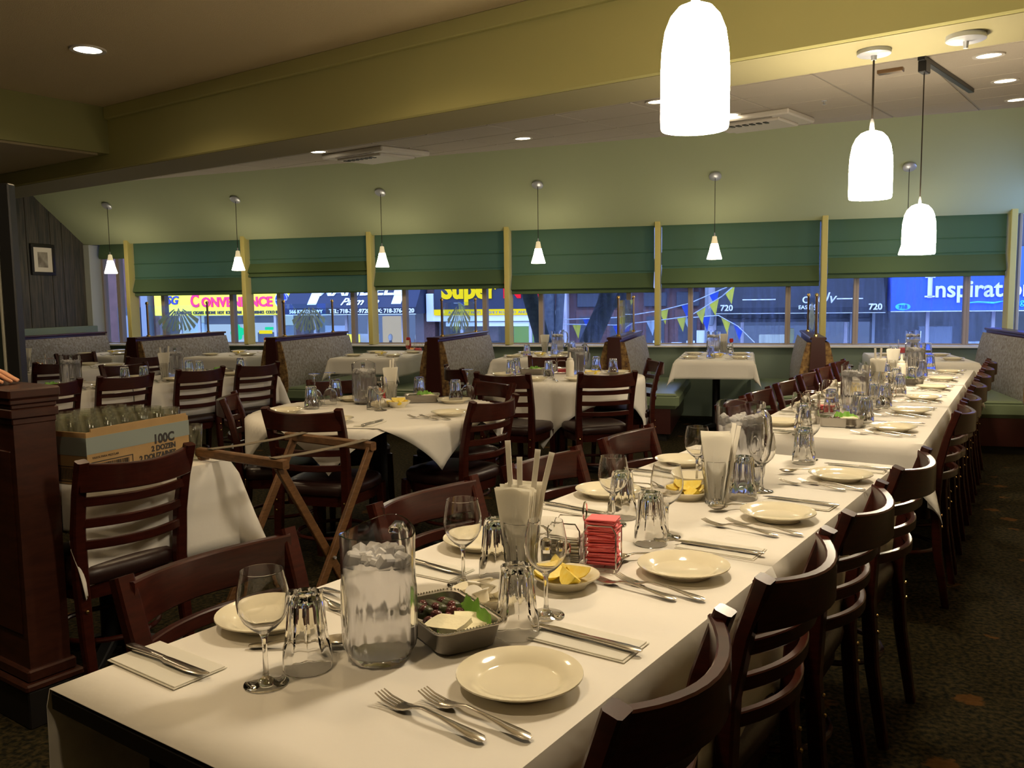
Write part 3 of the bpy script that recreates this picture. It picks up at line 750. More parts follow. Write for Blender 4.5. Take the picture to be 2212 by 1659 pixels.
# ------------------------------------------------------------------ tableware prototypes
def proto_mesh(name, cat, mb, mat_, smooth=35):
    o = mb.build(name, mat_, smooth=smooth); tag(o, '', cat); return Proto(o)
def plate_prof(r, h): return [(.001, .004), (r*.50, .004), (r*.53, 0), (r*.60, 0), (r*.62, .004), (r*.72, h*.45), (r*.96, h*.88), (r, h*.97), (r*.995, h*1.06), (r*.93, h*1.0), (r*.72, h*.70), (r*.66, h*.45), (r*.60, h*.34), (.001, h*.30)]
plate = proto_mesh('dinner_plate', 'plate', MB().lathe(plate_prof(.101, .023), 40, cap=False), 'ceramic', 40)
saucer = proto_mesh('small_dish', 'dish', MB().lathe(plate_prof(.072, .026), 32, cap=False), 'ceramic', 40)
bowl = proto_mesh('small_bowl', 'bowl', MB().lathe([(.001, .004), (.030, .003), (.033, 0), (.037, 0), (.039, .005), (.058, .022), (.068, .036), (.066, .037), (.055, .025), (.034, .011), (.001, .009)], 30, cap=False), 'ceramic', 40)
f = MB()
f.bar([(.105, 0, .005), (.098, 0, .006), (.08, 0, .007), (.05, 0, .010), (.02, 0, .013), (-.015, 0, .015), (-.035, 0, .011)], [.008, .017, .019, .012, .007, .006, .010], [.002, .003, .003, .003, .003, .003, .0025], (0, 1, 0))
f.bar([(-.032, 0, .0115), (-.045, 0, .007), (-.058, 0, .005), (-.066, 0, .0055)], [.010, .023, .025, .024], [.002]*4, (0, 1, 0))
for k_ in (-.0099, -.0033, .0033, .0099): f.bar([(-.064, k_, .0055), (-.09, k_*.95, .009), (-.107, k_*.93, .015)], [.0040, .0034, .0018], [.0018]*3, (0, 1, 0))
fork = proto_mesh('fork', 'fork', f, 'steel', 50)
kn = MB()
kn.bar([(.108, 0, .006), (.10, 0, .006), (.08, 0, .006), (.04, 0, .006), (.005, 0, .006)], [.008, .016, .017, .014, .012], [.003, .004, .005, .005, .004], (0, 1, 0))
kn.bar([(.006, 0, .006), (-.01, .001, .0055), (-.07, .002, .005), (-.10, .0, .005), (-.112, -.005, .005)], [.012, .018, .020, .016, .004], [.003, .0018, .0014, .0012, .001], (0, 1, 0))
knife = proto_mesh('table_knife', 'knife', kn, 'steel', 50)
sp = MB()
sp.bar([(.09, 0, .004), (.08, 0, .005), (.06, 0, .006), (.02, 0, .013), (-.025, 0, .016), (-.045, 0, .013)], [.008, .016, .016, .009, .006, .008], [.003]*6, (0, 1, 0))
rs = []
for i in range(9):
    t_ = i/8; x = -.04-.055*t_; wd = .0185*sin(pi*min(.97, .06+.94*t_))**.55 + .002; ring = []
    for j in range(9): q = -1+2*j/8; ring.append((x, wd*q, .012 - .009*(1-q*q)*sin(pi*t_)**.6 + .002*t_))
    for j in range(9): q = 1-2*j/8; ring.append((x, wd*q, .0134 - .009*(1-q*q)*sin(pi*t_)**.6 + .002*t_))
    rs.append(ring)
sp.rings(rs)
spoon = proto_mesh('spoon', 'spoon', sp, 'steel', 50)
nk = MB()
for z0, dx, dy in ((0, 0, 0), (.0022, .002, .003)):
    nk.box(-.098+dx, .098-dx*2, -.050+dy, .050-dy, z0+.0003, z0+.002, .0006)
napkin = proto_mesh('folded_napkin', 'napkin', nk, 'napkin')
HT = .130
def facet(n_, zcut, soft):
    def mod(a, r, z):
        f_ = cos(pi/n_)/cos(((a % (2*pi/n_)) - pi/n_)); w_ = max(0, min(1, (zcut-z)/soft)); return 1 - w_*(1-f_)*2.0
    return mod
def tumbler_mb(inv, h=HT, r0=.030, r1=.041):
    prof = [(.001, 0), (r0*.9, 0), (r0, .004), (r0*1.03, .012), (r0+(r1-r0)*.45, h*.45), (r0+(r1-r0)*.62, h*.60), (r0+(r1-r0)*.86, h*.70), (r1*.985, h*.80), (r1, h*.985), (r1-.001, h), (r1-.002, h*.99), (r1-.003, h*.8), (r0+(r1-r0)*.58-.0055, h*.62), (r0-.0065, .020), (r0*.6, .013), (.001, .012)]
    md = facet(10, h*.70, h*.05)
    md2 = lambda a, r, z: md(a, r, z)
    M = Matrix.Translation((0, 0, h)) @ Matrix.Rotation(pi, 4, 'X') if inv else None
    return MB().lathe(prof, 60, cap=False, M=M, mod=md2)
tumbler = proto_mesh('upturned_tumbler', 'tumbler', tumbler_mb(True), 'glass', 28)
tumbler_up = proto_mesh('tumbler', 'tumbler', tumbler_mb(False), 'glass', 28)
wprof = [(.001, 0), (.034, 0), (.0355, .0012), (.034, .0028), (.014, .006), (.006, .012), (.0042, .022), (.0038, .055), (.0046, .076), (.008, .084), (.020, .093), (.032, .106), (.0395, .122), (.0415, .138), (.040, .155), (.0365, .173), (.0335, .187), (.0328, .1872), (.0355, .173), (.039, .155), (.0403, .138), (.0382, .122), (.0308, .107), (.019, .095), (.008, .0875), (.001, .086)]
wine = proto_mesh('wine_glass', 'wine glass', MB().lathe(wprof, 36, cap=False), 'glass', 60)
wine_inv = proto_mesh('upturned_wine_glass', 'wine glass', MB().lathe(wprof, 30, cap=False, M=Matrix.Translation((0, 0, .1872)) @ Matrix.Rotation(pi, 4, 'X')), 'glass', 60)

def make_pitcher(fill=.170, ice=True, h=.222):
    o = thing('water_pitcher', '', 'pitcher')
    def rr(z): return .049+.012*min(1, (z/.035))**.6 + .003*(z/h)
    zs_ = [.0, .004, .012, .022, .035, .06, .09, .12, .14, .16, .18, .20, h]
    seg = 64; rings_ = []
    def ring(z, off, lip=0.0, flute=True):
        L = []
        for k_ in range(seg):
            a = 2*pi*k_/seg; r = rr(z)+off
            if flute and .012 < z < .135: r += .0034*abs(sin(9*a))*min(1, (.135-z)/.02)
            sp_ = max(0, cos(a-pi))**10
            r += lip*.010*sp_
            zz = z + lip*(.002*sp_ + .012*max(0, cos(a))**4 - .008*(1-abs(cos(a))))
            L.append((r*cos(a), r*sin(a), zz))
        return L
    rings_ = [ring(z, 0, max(0, (z-.17)/(h-.17))) for z in zs_] + [ring(z, -.0035, max(0, (z-.17)/(h-.17)), False) for z in reversed(zs_[2:])]
    MB().rings(rings_).build('jug', 'plastic_clear', o, smooth=50)
    MB().bar([(.060, 0, .205), (.085, 0, .212), (.104, 0, .195), (.110, 0, .15), (.102, 0, .10), (.085, 0, .068), (.060, 0, .062)], [.020]*7, [.010]*7, (0, 1, 0)).build('handle', 'plastic_clear', o, smooth=60)
    if fill:
        wz = [.0135, .024, .036, .06, .10, fill-.004, fill]
        L = [[((rr(z)-.0042)*cos(2*pi*k_/48), (rr(z)-.0042)*sin(2*pi*k_/48), z) for k_ in range(48)] for z in wz]
        MB().rings(L).build('water', 'water', o, smooth=40)
        if ice:
            rnd = random.Random(5); im = MB()
            for q in range(26):
                a = rnd.random()*6.28; rad = .048*sqrt(rnd.random()); s_ = .008+.006*rnd.random()
                M = Matrix.Translation((rad*cos(a), rad*sin(a), fill+.002+.006*rnd.random())) @ Matrix.Rotation(rnd.random()*3, 4, 'X') @ Matrix.Rotation(rnd.random()*3, 4, 'Y')
                im.box(-s_, s_, -s_, s_, -s_*.7, s_*.7, .003, M)
            im.build('ice', 'ice', o)['kind'] = 'stuff'
    return o
pitcher = Proto(make_pitcher())

# sugar caddy: wire rack
def make_caddy():
    o = thing('sugar_caddy', '', 'caddy')
    q = MB()
    for s in (-1, 1):
        q.tube([(s*.066, -.03, .008), (s*.066, .03, .008)], .0016, 6); q.tube([(-.066, s*.03, .008), (.066, s*.03, .008)], .0016, 6)
    for x in (-.04, 0, .04): q.tube([(x, -.03, .008), (x, .03, .008)], .0014, 6)
    for x in (-.06, .06):
        for y in (-.028, .028): q.tube([(x, y, .009), (x, y, 0)], .003, 6)
    q.build('base_wire', 'chrome', o)
    for x0 in (-.064, .004):
        for s in (-1, 1):
            p = [(x0, s*.031, .008), (x0, s*.031, .075), (x0+.008, s*.031, .088), (x0+.052, s*.031, .088), (x0+.06, s*.031, .075), (x0+.06, s*.031, .008)]
            MB().tube(p, .0014, 6).build('side_wire', 'chrome', o)
    hp = [(0, 0, .008), (0, 0, .088)] + [(.0, .016*sin(2*pi*i/16), .106-.018*cos(2*pi*i/16)) for i in range(17)]
    MB().tube(hp, .0018, 6).build('handle', 'chrome', o)
    return o
caddy = Proto(make_caddy())
pk = MB().box(-.034, .034, -.028, .028, 0, .0040, .0018)
packet_p = proto_mesh('sweetener_packet', 'packet', pk, 'pink_paper')
packet_w = proto_mesh('sugar_packet', 'packet', MB().box(-.034, .034, -.028, .028, 0, .0034, .0012), 'white_paper')
packet_o = proto_mesh('sugar_packet', 'packet', MB().box(-.029, .029, -.019, .019, 0, .003, .0008), 'orange_paper')
def make_shaker(m_, nm):
    o = thing(nm, '', 'shaker')
    MB().lathe([(.001, 0), (.016, 0), (.0175, .004), (.0155, .03), (.015, .052), (.013, .056), (.001, .056)], 12, cap=False, mod=facet(8, .06, .01)).build('jar', 'glass', o)
    MB().lathe([(.001, .003), (.0135, .003), (.0125, .034), (.001, .034)], 12, cap=False).build('contents', m_, o)
    MB().lathe([(.0155, .050), (.016, .062), (.013, .071), (.006, .0755), (.001, .076)], 14, cap=False).build('cap', 'chrome', o)
    return o
salt = Proto(make_shaker('salt', 'salt_shaker')); pepper = Proto(make_shaker('pepper', 'pepper_shaker'))
def make_lemon():
    o = thing('lemon_wedge', '', 'lemon wedge'); R = .030; n_ = 10
    def arc(rad, th0, th1, k_, ln): a = th0+(th1-th0)*k_/n_; return (0, rad*cos(a), rad*sin(a))
    th = radians(84); q = MB(); vs = []
    for i in range(9):
        t_ = -cos(pi*i/8); x = .040*t_; rr_ = R*sqrt(max(.0, 1-t_*t_*.995))
        for j in range(7): a = -th/2 + th*j/6 - pi/2; vs.append((x, rr_*cos(a), rr_*sin(a)+.030))
    fs = [(i*7+j, i*7+j+1, (i+1)*7+j+1, (i+1)*7+j) for i in range(8) for j in range(6)]
    q.add(vs, fs); q.build('peel', 'lemon_peel', o, smooth=60)
    fl = MB()
    for j in (0, 6):
        vv = [(-.040*cos(pi*i/8), 0, .030) for i in range(9)] + [vs[i*7+j] for i in range(9)]
        fl.add(vv, [(i, i+1, 10+i, 9+i) for i in range(8)])
    fl.build('flesh', 'lemon_flesh', o)
    return o
lemon = Proto(make_lemon())
def make_pan():
    o = thing('steel_pan', '', 'pan')
    def rr_(hx, hy, c, z):
        L = []
        for (sx, sy, a0) in ((1, 1, 0), (-1, 1, 90), (-1, -1, 180), (1, -1, 270)):
            for i in range(6):
                a = radians(a0+90*i/5); L.append((sx*(hx-c)+c*cos(a), sy*(hy-c)+c*sin(a), z))
        return L
    MB().rings([rr_(.086, .050, .022, 0), rr_(.092, .056, .024, .004), rr_(.100, .063, .024, .040), rr_(.107, .070, .026, .044), rr_(.107, .070, .026, .046), rr_(.098, .061, .024, .044), rr_(.090, .054, .022, .007), rr_(.084, .048, .020, .004)]).build('tray', 'brushed', o, smooth=50)
    bd = MB(); L = rr_(.1035, .0665, .025, .047); pts = []
    for i in range(len(L)):
        a, b = Vector(L[i]), Vector(L[(i+1) % len(L)]); m_ = max(1, int((b-a).length/.0058))
        pts += [a.lerp(b, k_/m_) for k_ in range(m_)]
    for p in pts: bd.lathe([(.0001, -.002), (.0019, -.0008), (.0019, .0008), (.0001, .002)], 6, cap=False, M=Matrix.Translation(p))
    bd.build('beaded_rim', 'chrome', o)['kind'] = 'stuff'
    return o
pan = Proto(make_pan())
fe = MB()
rs = [[(x+.0015*sin(40*y+z*300), y+.001*sin(55*x), z) for x, y in ((-.036, -.026), (-.012, -.028), (.034, -.024), (.037, .0), (.033, .026), (.0, .027), (-.034, .025), (-.037, .0))] for z in (0, .004, .012, .0155)]
fe.rings(rs); feta = proto_mesh('feta_slab', 'cheese', fe, 'feta', 30)
olv = proto_mesh('olive', 'olive', MB().lathe([(.0005, -.0115), (.005, -.0098), (.0082, -.005), (.0090, 0), (.0082, .005), (.005, .0098), (.0005, .0115)], 10, cap=False), 'olive', 60)
dol = proto_mesh('stuffed_leaf_roll', 'leaf roll', MB().lathe([(.001, -.030), (.010, -.028), (.0135, -.02), (.0145, 0), (.0135, .02), (.010, .028), (.001, .030)], 10, cap=False), 'dolma', 60)
lt = MB()
lt.grid(lambda a, b: ((a-.5)*.150*(1-.25*b*b), .008*(b-.4)*2+.004*sin(15*a), .008 + .046*b*(1-(2*a-1)**4*.6) + .004*sin(17*a+4*b)*b + .003*sin(40*a)*b), 40, 8)
lettuce = proto_mesh('lettuce_leaf', 'lettuce', lt, 'lettuce', 60)
def make_cup():
    o = thing('creamer_cup', '', 'creamer cup')
    MB().lathe([(.001, 0), (.011, 0), (.0155, .022), (.0185, .0225), (.0185, .024), (.001, .0242)], 14, cap=False).build('cup', 'cream_cup', o)
    MB().lathe([(.0186, .0242), (.0186, .0246), (.001, .0248)], 14, cap=False).build('foil_lid', 'white_paper', o)
    return o
creamer = Proto(make_cup())
# napkin bundle: folded sheets fanned inside a glass
def make_bundle():
    q = MB(); rnd = random.Random(3)
    for i in range(9):
        t_ = -1+2*i/8
        y0 = t_*.020; tw = rnd.uniform(-.01, .01); zt_ = .205 + rnd.uniform(-.006, .004)
        q.grid(lambda a, b: ((a-.5)*(.040+.046*b), y0*(.55+1.1*b) + .010*(a-.5)**2*4*(1 if t_ > 0 else -1) + tw*b*(a-.5), .014+(zt_-.014)*b), 8, 6)
        q.grid(lambda a, b: ((a-.5)*(.040+.046*b), y0*(.55+1.1*b) + .0016 + .010*(a-.5)**2*4*(1 if t_ > 0 else -1) + tw*b*(a-.5), .014+(zt_-.014)*b), 8, 6)
    for s_ in (-1, 1):
        q.grid(lambda a, b: ((.021+.022*b)*sin((a-.5)*2.5)*1.05, s_*(.012+.018*b)*cos((a-.5)*2.5)+s_*.003, .014+.186*b+.006*cos((a-.5)*5)), 14, 6)
    return proto_mesh('napkin_bundle', 'napkins', q, 'napkin', 50)
bundle = make_bundle()
st = MB().bar([(0, 0, 0), (0, 0, .10), (0, 0, .19), (.0, .001, .20)], [.010, .0115, .012, .0125], [.008, .008, .007, .001], (1, 0, 0))
straw = proto_mesh('wrapped_straw', 'straw', st, 'white_paper')
def make_bottle(kind):
    if kind == 'ketchup':
        o = thing('ketchup_bottle', '', 'bottle')
        def el(rx, ry, z): return [(rx*cos(2*pi*i/20), ry*sin(2*pi*i/20), z) for i in range(20)]
        MB().rings([el(.018, .016, 0), el(.022, .019, .004), el(.022, .019, .022), el(.014, .012, .028)]).build('cap', 'white_plastic', o)
        b = MB().rings([el(.014, .012, .027), el(.030, .020, .045), el(.034, .022, .08), el(.032, .022, .13), el(.028, .020, .16), el(.018, .014, .17)]).build('bottle', 'ketchup', o, smooth=50)
        MB().grid(lambda a, c: ((a-.5)*.046, -.0232-.0008*(1-(2*a-1)**2), .075+.062*c), 6, 1).build('label_sheet', 'label_paper', b)
        return o
    if kind == 'squeeze':
        o = thing('squeeze_bottle', '', 'bottle')
        MB().lathe([(.001, 0), (.030, 0), (.032, .006), (.032, .11), (.028, .122), (.022, .126)], 20, cap=False).build('bottle', 'cream_cup', o, smooth=50)
        MB().lathe([(.024, .122), (.024, .138), (.012, .142), (.008, .150), (.0045, .185), (.001, .186)], 16, cap=False).build('nozzle', 'cream_cup', o)
        return o
    o = thing('oil_cruet', '', 'cruet')
    MB().lathe([(.001, 0), (.026, 0), (.028, .005), (.026, .04), (.022, .06), (.026, .075), (.020, .10), (.012, .125), (.012, .135), (.001, .135)], 16, cap=False).build('bottle', 'glass', o)
    MB().lathe([(.016, .130), (.020, .140), (.020, .165), (.016, .170), (.001, .171)], 14, cap=False).build('stopper', 'red_plastic', o)
    return o
ketchup = Proto(make_bottle('ketchup')); squeeze = Proto(make_bottle('squeeze')); cruet = Proto(make_bottle('cruet'))

ORD = 'first second third fourth fifth sixth seventh eighth ninth tenth eleventh twelfth thirteenth fourteenth fifteenth sixteenth seventeenth eighteenth nineteenth twentieth twenty-first twenty-second twenty-third twenty-fourth twenty-fifth'.split()
# ------------------------------------------------------------------ laying the tables
Z = TZ + .0025
rj = random.Random(11)
def setting(cx, cy_, rz, who, parts='pfFksnwt', grp=None, dt=(-.145, .185), dw=(-.150, .265), z=Z):
    """one place: local x points from the table's middle to the sitter, plate at the origin"""
    c, s_ = cos(rz), sin(rz)
    def at(x, y): return (cx + x*c - y*s_, cy_ + x*s_ + y*c)
    j = lambda a: rj.uniform(-a, a)
    g = grp or 'place settings'
    if 'p' in parts: plate.put((cx, cy_, z), 0, 'cream plate ' + who, 'cream dinner plates')
    if 'f' in parts: p = at(-.045, -.165+j(.008)); fork.put((*p, z), rz+j(.05)-.08, 'fork farther from the plate ' + who, 'forks')
    if 'F' in parts: p = at(.005, -.130+j(.006)); fork.put((*p, z), rz+j(.05)-.08, 'fork beside the plate ' + who, 'forks')
    if 'n' in parts: p = at(-.0, .212+j(.01)); napkin.put((*p, z), rz+j(.07), 'folded white napkin ' + who, 'folded napkins')
    if 'k' in parts: p = at(.003, .212+j(.008)); knife.put((*p, z+.0045), rz+j(.05)-.02, 'knife ' + ('on the napkin ' if 'n' in parts else '') + who, 'knives')
    if 's' in parts: p = at(-.125+j(.01), .045); spoon.put((*p, z+.001), rz+.75+j(.2), 'spoon ' + who, 'spoons')
    if 't' in parts: p = at(*dt); tumbler.put((*p, z), rj.random()*.6, 'upturned tumbler ' + who, 'upturned tumblers')
    if 'w' in parts: p = at(*dw); wine.put((*p, z), 0, 'wine glass ' + who, 'wine glasses')
RT = [(-.740, 1.068, (-.122, .170), (-.128, .277)), (-.750, 1.722, (-.161, .169), (-.154, .247)), (-.725, 2.295, (-.162, .176), (-.147, .302)), (-.711, 2.898, (-.183, .220), (-.19, .30))]
for i, (x, y, dt, dw) in enumerate(RT):
    setting(x, y, 0, 'at the %s place, aisle side, front tables' % ordn[i], 'pfFknwt' if i == 0 else 'pfFksnwt', dt=dt, dw=dw)
LT = [(-1.285, 1.024, (-.211, .095), (-.201, .173)), (-1.248, 1.652, (-.165, .170), (-.136, .254)), (-1.250, 2.294, (-.161, .214), (-.175, .291)), (-1.255, 2.868, (-.175, .168), (-.165, .263))]
for i, (x, y, dt, dw) in enumerate(LT):
    setting(x, y, pi, 'at the %s place, inner side, front tables' % ordn[i], 'pfFkn' + ('s' if i % 2 == 0 else '') + 'wt', dt=dt, dw=dw)
for i in range(6):
    s_ = .32 + .632*i
    p = T2(s_, .228); setting(p[0], p[1], T2A, 'at the %s place, aisle side, rear row' % ordn[i], 'pfFks' + ('n' if i % 2 else '') + ('w' if i in (1, 3) else '') + 't')
    p = T2(s_-.04, -.255); setting(p[0], p[1], pi+T2A, 'at the %s place, inner side, rear row' % ordn[i], 'pfFkn' + ('w' if i < 4 else '') + ('t' if i != 2 else ''))

def water(x, y, rz, lb, z=Z, sc=1.1): pitcher.put((x, y, z), rz, lb, 'water pitchers').scale = (sc, sc, sc)
def nap_glass(x, y, rz, lb, straws, z=Z):
    tumbler_up.put((x, y, z), 0, 'upright tumbler of napkins ' + lb, 'napkin tumblers')
    bundle.put((x, y, z+.002), rz, 'fanned white paper napkins ' + lb, 'napkin bundles')
    for k_, (dx, dy, tl, ta, dz) in enumerate(straws):
        c, s_ = cos(ta), sin(ta); X = x+dx*c-dy*s_; Y = y+dx*s_+dy*c
        straw.put((X, Y, z+.055+dz), rz, ['tallest', 'shortest', 'inner leaning', 'outer leaning'][k_ % 4] + ' paper-wrapped straw ' + lb, 'paper-wrapped straws', rot=(0, tl, ta))
def sugar(x, y, rz, lb, npink, nwhite, pm=packet_p, z=Z, shake=True):
    caddy.put((x, y, z), rz, 'wire sugar caddy ' + lb, 'sugar caddies').scale = (1.2, 1.2, 1.2); c, s_ = cos(rz), sin(rz)
    def at(a, b): return x+a*c-b*s_, y+a*s_+b*c
    cn = 'pink' if pm is packet_p else 'orange'
    for k_ in range(npink):
        p = at(.042+rj.uniform(-.002, .002), rj.uniform(-.004, .004)); pm.put((*p, z+.0125+k_*.0042), 0, cn + ' packet, %s up in the caddy ' % ORD[k_] + lb, cn + ' packets ' + lb, rot=(rj.uniform(-.05, .05), rj.uniform(-.05, .03), rz+rj.uniform(-.2, .2)))
    for k_ in range(nwhite):
        p = at(-.042, rj.uniform(-.003, .003)); packet_w.put((*p, z+.0125+k_*.0045), 0, 'white packet, %s up in the caddy ' % ORD[k_] + lb, 'white packets ' + lb, rot=(rj.uniform(-.03, .03), rj.uniform(-.03, .03), rz+rj.uniform(-.12, .12)))
    if shake:
        p = at(-.034, -.062); salt.put((*p, z), 0, 'salt shaker beside the caddy ' + lb, 'salt shakers')
        p = at(.012, -.056) if False else at(-.076, -.060); pepper.put((*p, z), 0, 'pepper shaker beside the caddy ' + lb, 'pepper shakers')
def lemons(x, y, n_, lb, z=Z, dish=saucer):
    dish.put((x, y, z), 0, 'dish of lemon wedges ' + lb, 'lemon dishes')
    spots = [(.006, .020, .2, .12), (-.026, -.018, 1.2, -.2), (.024, -.020, -.7, .15), (-.03, .026, 2.4, .1), (.0, .0, .6, .3)]
    for k_ in range(n_):
        dx, dy, r_, tl = spots[k_]; lemon.put((x+dx, y+dy, z+.012+(.016 if k_ == 4 else 0)), 0, ['top', 'front', 'side', 'rear', 'middle'][k_] + ' lemon wedge in the dish ' + lb, 'lemon wedges', rot=(tl, 0, r_))
def starter(x, y, rz, lb, z=Z, full=True):
    pan.put((x, y, z), rz, 'steel pan of feta and olives ' + lb, 'steel starter pans'); c, s_ = cos(rz), sin(rz)
    def at(a, b): return x+a*c-b*s_, y+a*s_+b*c
    p = at(.040, -.016); feta.put((*p, z+.026), 0, 'front feta slab in the pan ' + lb, 'feta slabs', rot=(.10, -.05, rz+.5))
    p = at(.048, .022); feta.put((*p, z+.022), 0, 'rear feta slab in the pan ' + lb, 'feta slabs', rot=(-.12, .10, rz-.35))
    p = at(.012, .042); lettuce.put((*p, z+.006), rz, 'green lettuce leaf in the pan ' + lb, 'lettuce leaves')
    if full:
        p = at(.025, -.036); lettuce.put((*p, z+.005), rz+pi, 'lettuce leaf under the feta in the pan ' + lb, 'lettuce leaves').scale = (.75, .8, .55)
    for k_ in range(14 if full else 5):
        a, b = -.010-.030*(k_ % 3)+rj.uniform(-.006, .006), -.030+.015*(k_//3 % 5)+rj.uniform(-.005, .005)
        p = at(a, b); olv.put((*p, z+.030+.008*(k_ % 2)), 0, 'dark olive in the pan ' + lb, 'olives ' + lb, rot=(rj.uniform(-1.4, 1.4), 1.3, rj.uniform(0, 3)))
    for k_ in range(3):
        p = at(-.055, -.028+.028*k_); dol.put((*p, z+.032), 0, ['front', 'middle', 'rear'][k_] + ' stuffed leaf roll in the pan ' + lb, 'leaf rolls', rot=(0, pi/2, rz+.3))
def butter(x, y, lb, z=Z, n_=6):
    saucer.put((x, y, z), 0, 'dish of creamer cups ' + lb, 'creamer dishes')
    for k_ in range(n_):
        a = k_*1.05; r_ = .030 if k_ else 0.0
        creamer.put((x+r_*cos(a), y+r_*sin(a), z+.013), 0, 'creamer cup in the dish ' + lb, 'creamer cups ' + lb, rot=(rj.uniform(-.7, .7), rj.uniform(-.7, .7), rj.random()*3))
# front tables
water(-1.004, 1.030, radians(106), 'pitcher of iced water in front of the steel pan', sc=1.0)
starter(-.968, 1.168, radians(-25), 'on the nearest table')
butter(-1.005, 1.335, 'on the nearest table')
nap_glass(-1.032, 1.500, radians(10), 'on the nearest table', [(-.016, .004, -.05, .6, .050), (-.001, -.004, .0, .6, .015), (.015, .0, .12, .6, .032), (.022, .006, .24, .6, .028)])
sugar(-.958, 1.650, radians(18), 'on the nearest table', 25, 14)
lemons(-.925, 1.512, 4, 'on the nearest table')
lemons(-1.030, 2.392, 5, 'on the second front table')
nap_glass(-.934, 2.372, radians(25), 'on the second front table', [(.026, .004, .14, .6, -.015), (.030, -.006, .18, .6, -.02)])
water(-.965, 2.660, radians(-30), 'pitcher with ribbed rim on the second front table', sc=1.2)
bowl.put((-1.085, 2.56, Z), 0, 'small cream bowl behind the lemons on the second front table', 'small bowls')
# rear row
def t2(s_, l): p = T2(s_, l); return p[0], p[1]
starter(*t2(.36, .0), radians(10), 'at the start of the rear row', full=False)
sugar(*t2(.82, -.19), radians(14), 'at the start of the rear row', 6, 12, packet_p)
water(*t2(.97, -.04), radians(120), 'frosted pitcher at the start of the rear row')
for s_, l, lb in ((.66, .03, 'before the pitcher of the rear row'), (1.20, .02, 'beyond the pitcher of the rear row'), (2.30, .0, 'by the napkins of the rear row')): tumbler.put((*t2(s_, l), Z), 0, 'lone upturned tumbler ' + lb, 'upturned tumblers')
nap_glass(*t2(1.92, -.06), radians(5), 'in the middle of the rear row', [(-.01, .0, -.05, .6, .02), (.010, .004, .05, .6, .02)])
lemons(*t2(1.62, -.14), 4, 'in the middle of the rear row')
sugar(*t2(1.55, .02), radians(70), 'in the middle of the rear row', 4, 6, packet_o)
starter(*t2(2.45, .05), radians(20), 'in the middle of the rear row', full=False)
squeeze.put((*t2(2.75, -.02), Z), 0, 'cream squeeze bottle on the rear row', 'squeeze bottles')
water(*t2(3.20, .02), radians(100), 'pitcher towards the window end of the rear row')
nap_glass(*t2(2.95, -.10), radians(5), 'towards the window end of the rear row', [])
lemons(*t2(2.80, -.18), 3, 'towards the window end of the rear row')
# booth tables
def bt(u, v): p = W(u, v); return p.x, p.y
for i, (u, hw, lb) in enumerate(BT):
    n_ = 0
    for su in (-1, 1):
        for vv in (8.55, 9.12):
            p = bt(u+su*.235, vv); plate.put((*p, Z), 0, 'cream plate %s on the %s side of the %s' % (['nearer us', 'nearer the glass'][vv > 9], 'left' if su < 0 else 'right', lb), 'cream dinner plates')
            p = bt(u+su*.20, vv-.14); fork.put((*p, Z), WA + (0 if su > 0 else pi), 'fork %s on the %s side of the %s' % (['nearer us', 'nearer the glass'][vv > 9], 'left' if su < 0 else 'right', lb), 'forks')
    p = bt(u+.02, 8.72); lemons(*p, 3, 'in the ' + lb, dish=bowl)
    if i in (0, 1, 2):
        ketchup.put((*bt(u-.02+.09*(i == 2), 9.38), Z), WA, 'red ketchup bottle in the ' + lb, 'ketchup bottles')
        sugar(*bt(u+.16, 9.36), WA, 'in the ' + lb, 8, 4, packet_p if i != 0 else packet_p, shake=False)
        if i > 0: packet_o.put((*bt(u+.125, 9.36), Z+.03), 0, 'orange packet standing in the caddy in the ' + lb, 'orange packets', rot=(1.3, 0, WA))
    elif i == 3:
        nap_glass(*bt(u-.03, 9.12), WA, 'in the ' + lb, []); water(*bt(u+.08, 9.28), 1.0, 'pitcher in the ' + lb)
        tumbler.put((*bt(u-.12, 8.68), Z), 0, 'tumbler nearest us in the ' + lb, 'upturned tumblers'); tumbler.put((*bt(u+.10, 9.00), Z), 0, 'tumbler before the pitcher in the ' + lb, 'upturned tumblers'); tumbler.put((*bt(u+.23, 9.33), Z), 0, 'tumbler near the glass in the ' + lb, 'upturned tumblers')
    elif i == 4:
        water(*bt(u-.04, 9.15), 2.0, 'pitcher in the ' + lb); nap_glass(*bt(u+.06, 9.30), WA, 'in the ' + lb, [(.02, 0, .1, .6, -.01)]); cruet.put((*bt(u+.14, 9.12), Z), 0, 'glass cruet with red stopper in the ' + lb, 'cruets')
        tumbler.put((*bt(u-.045, 8.62), Z), 0, 'tumbler nearest us in the ' + lb, 'upturned tumblers'); salt.put((*bt(u+.10, 9.36), Z), 0, 'salt shaker beside the cruet in the ' + lb, 'salt shakers')
    else:
        water(*bt(u+.02, 9.25), 2.0, 'pitcher in the ' + lb); squeeze.put((*bt(u+.06, 9.42), Z), 0, 'cream squeeze bottle in the ' + lb, 'squeeze bottles'); sugar(*bt(u-.09, 9.40), WA, 'in the ' + lb, 12, 4, shake=True)
        tumbler.put((*bt(u+.13, 9.1), Z), 0, 'tumbler beside the pitcher in the ' + lb, 'upturned tumblers')
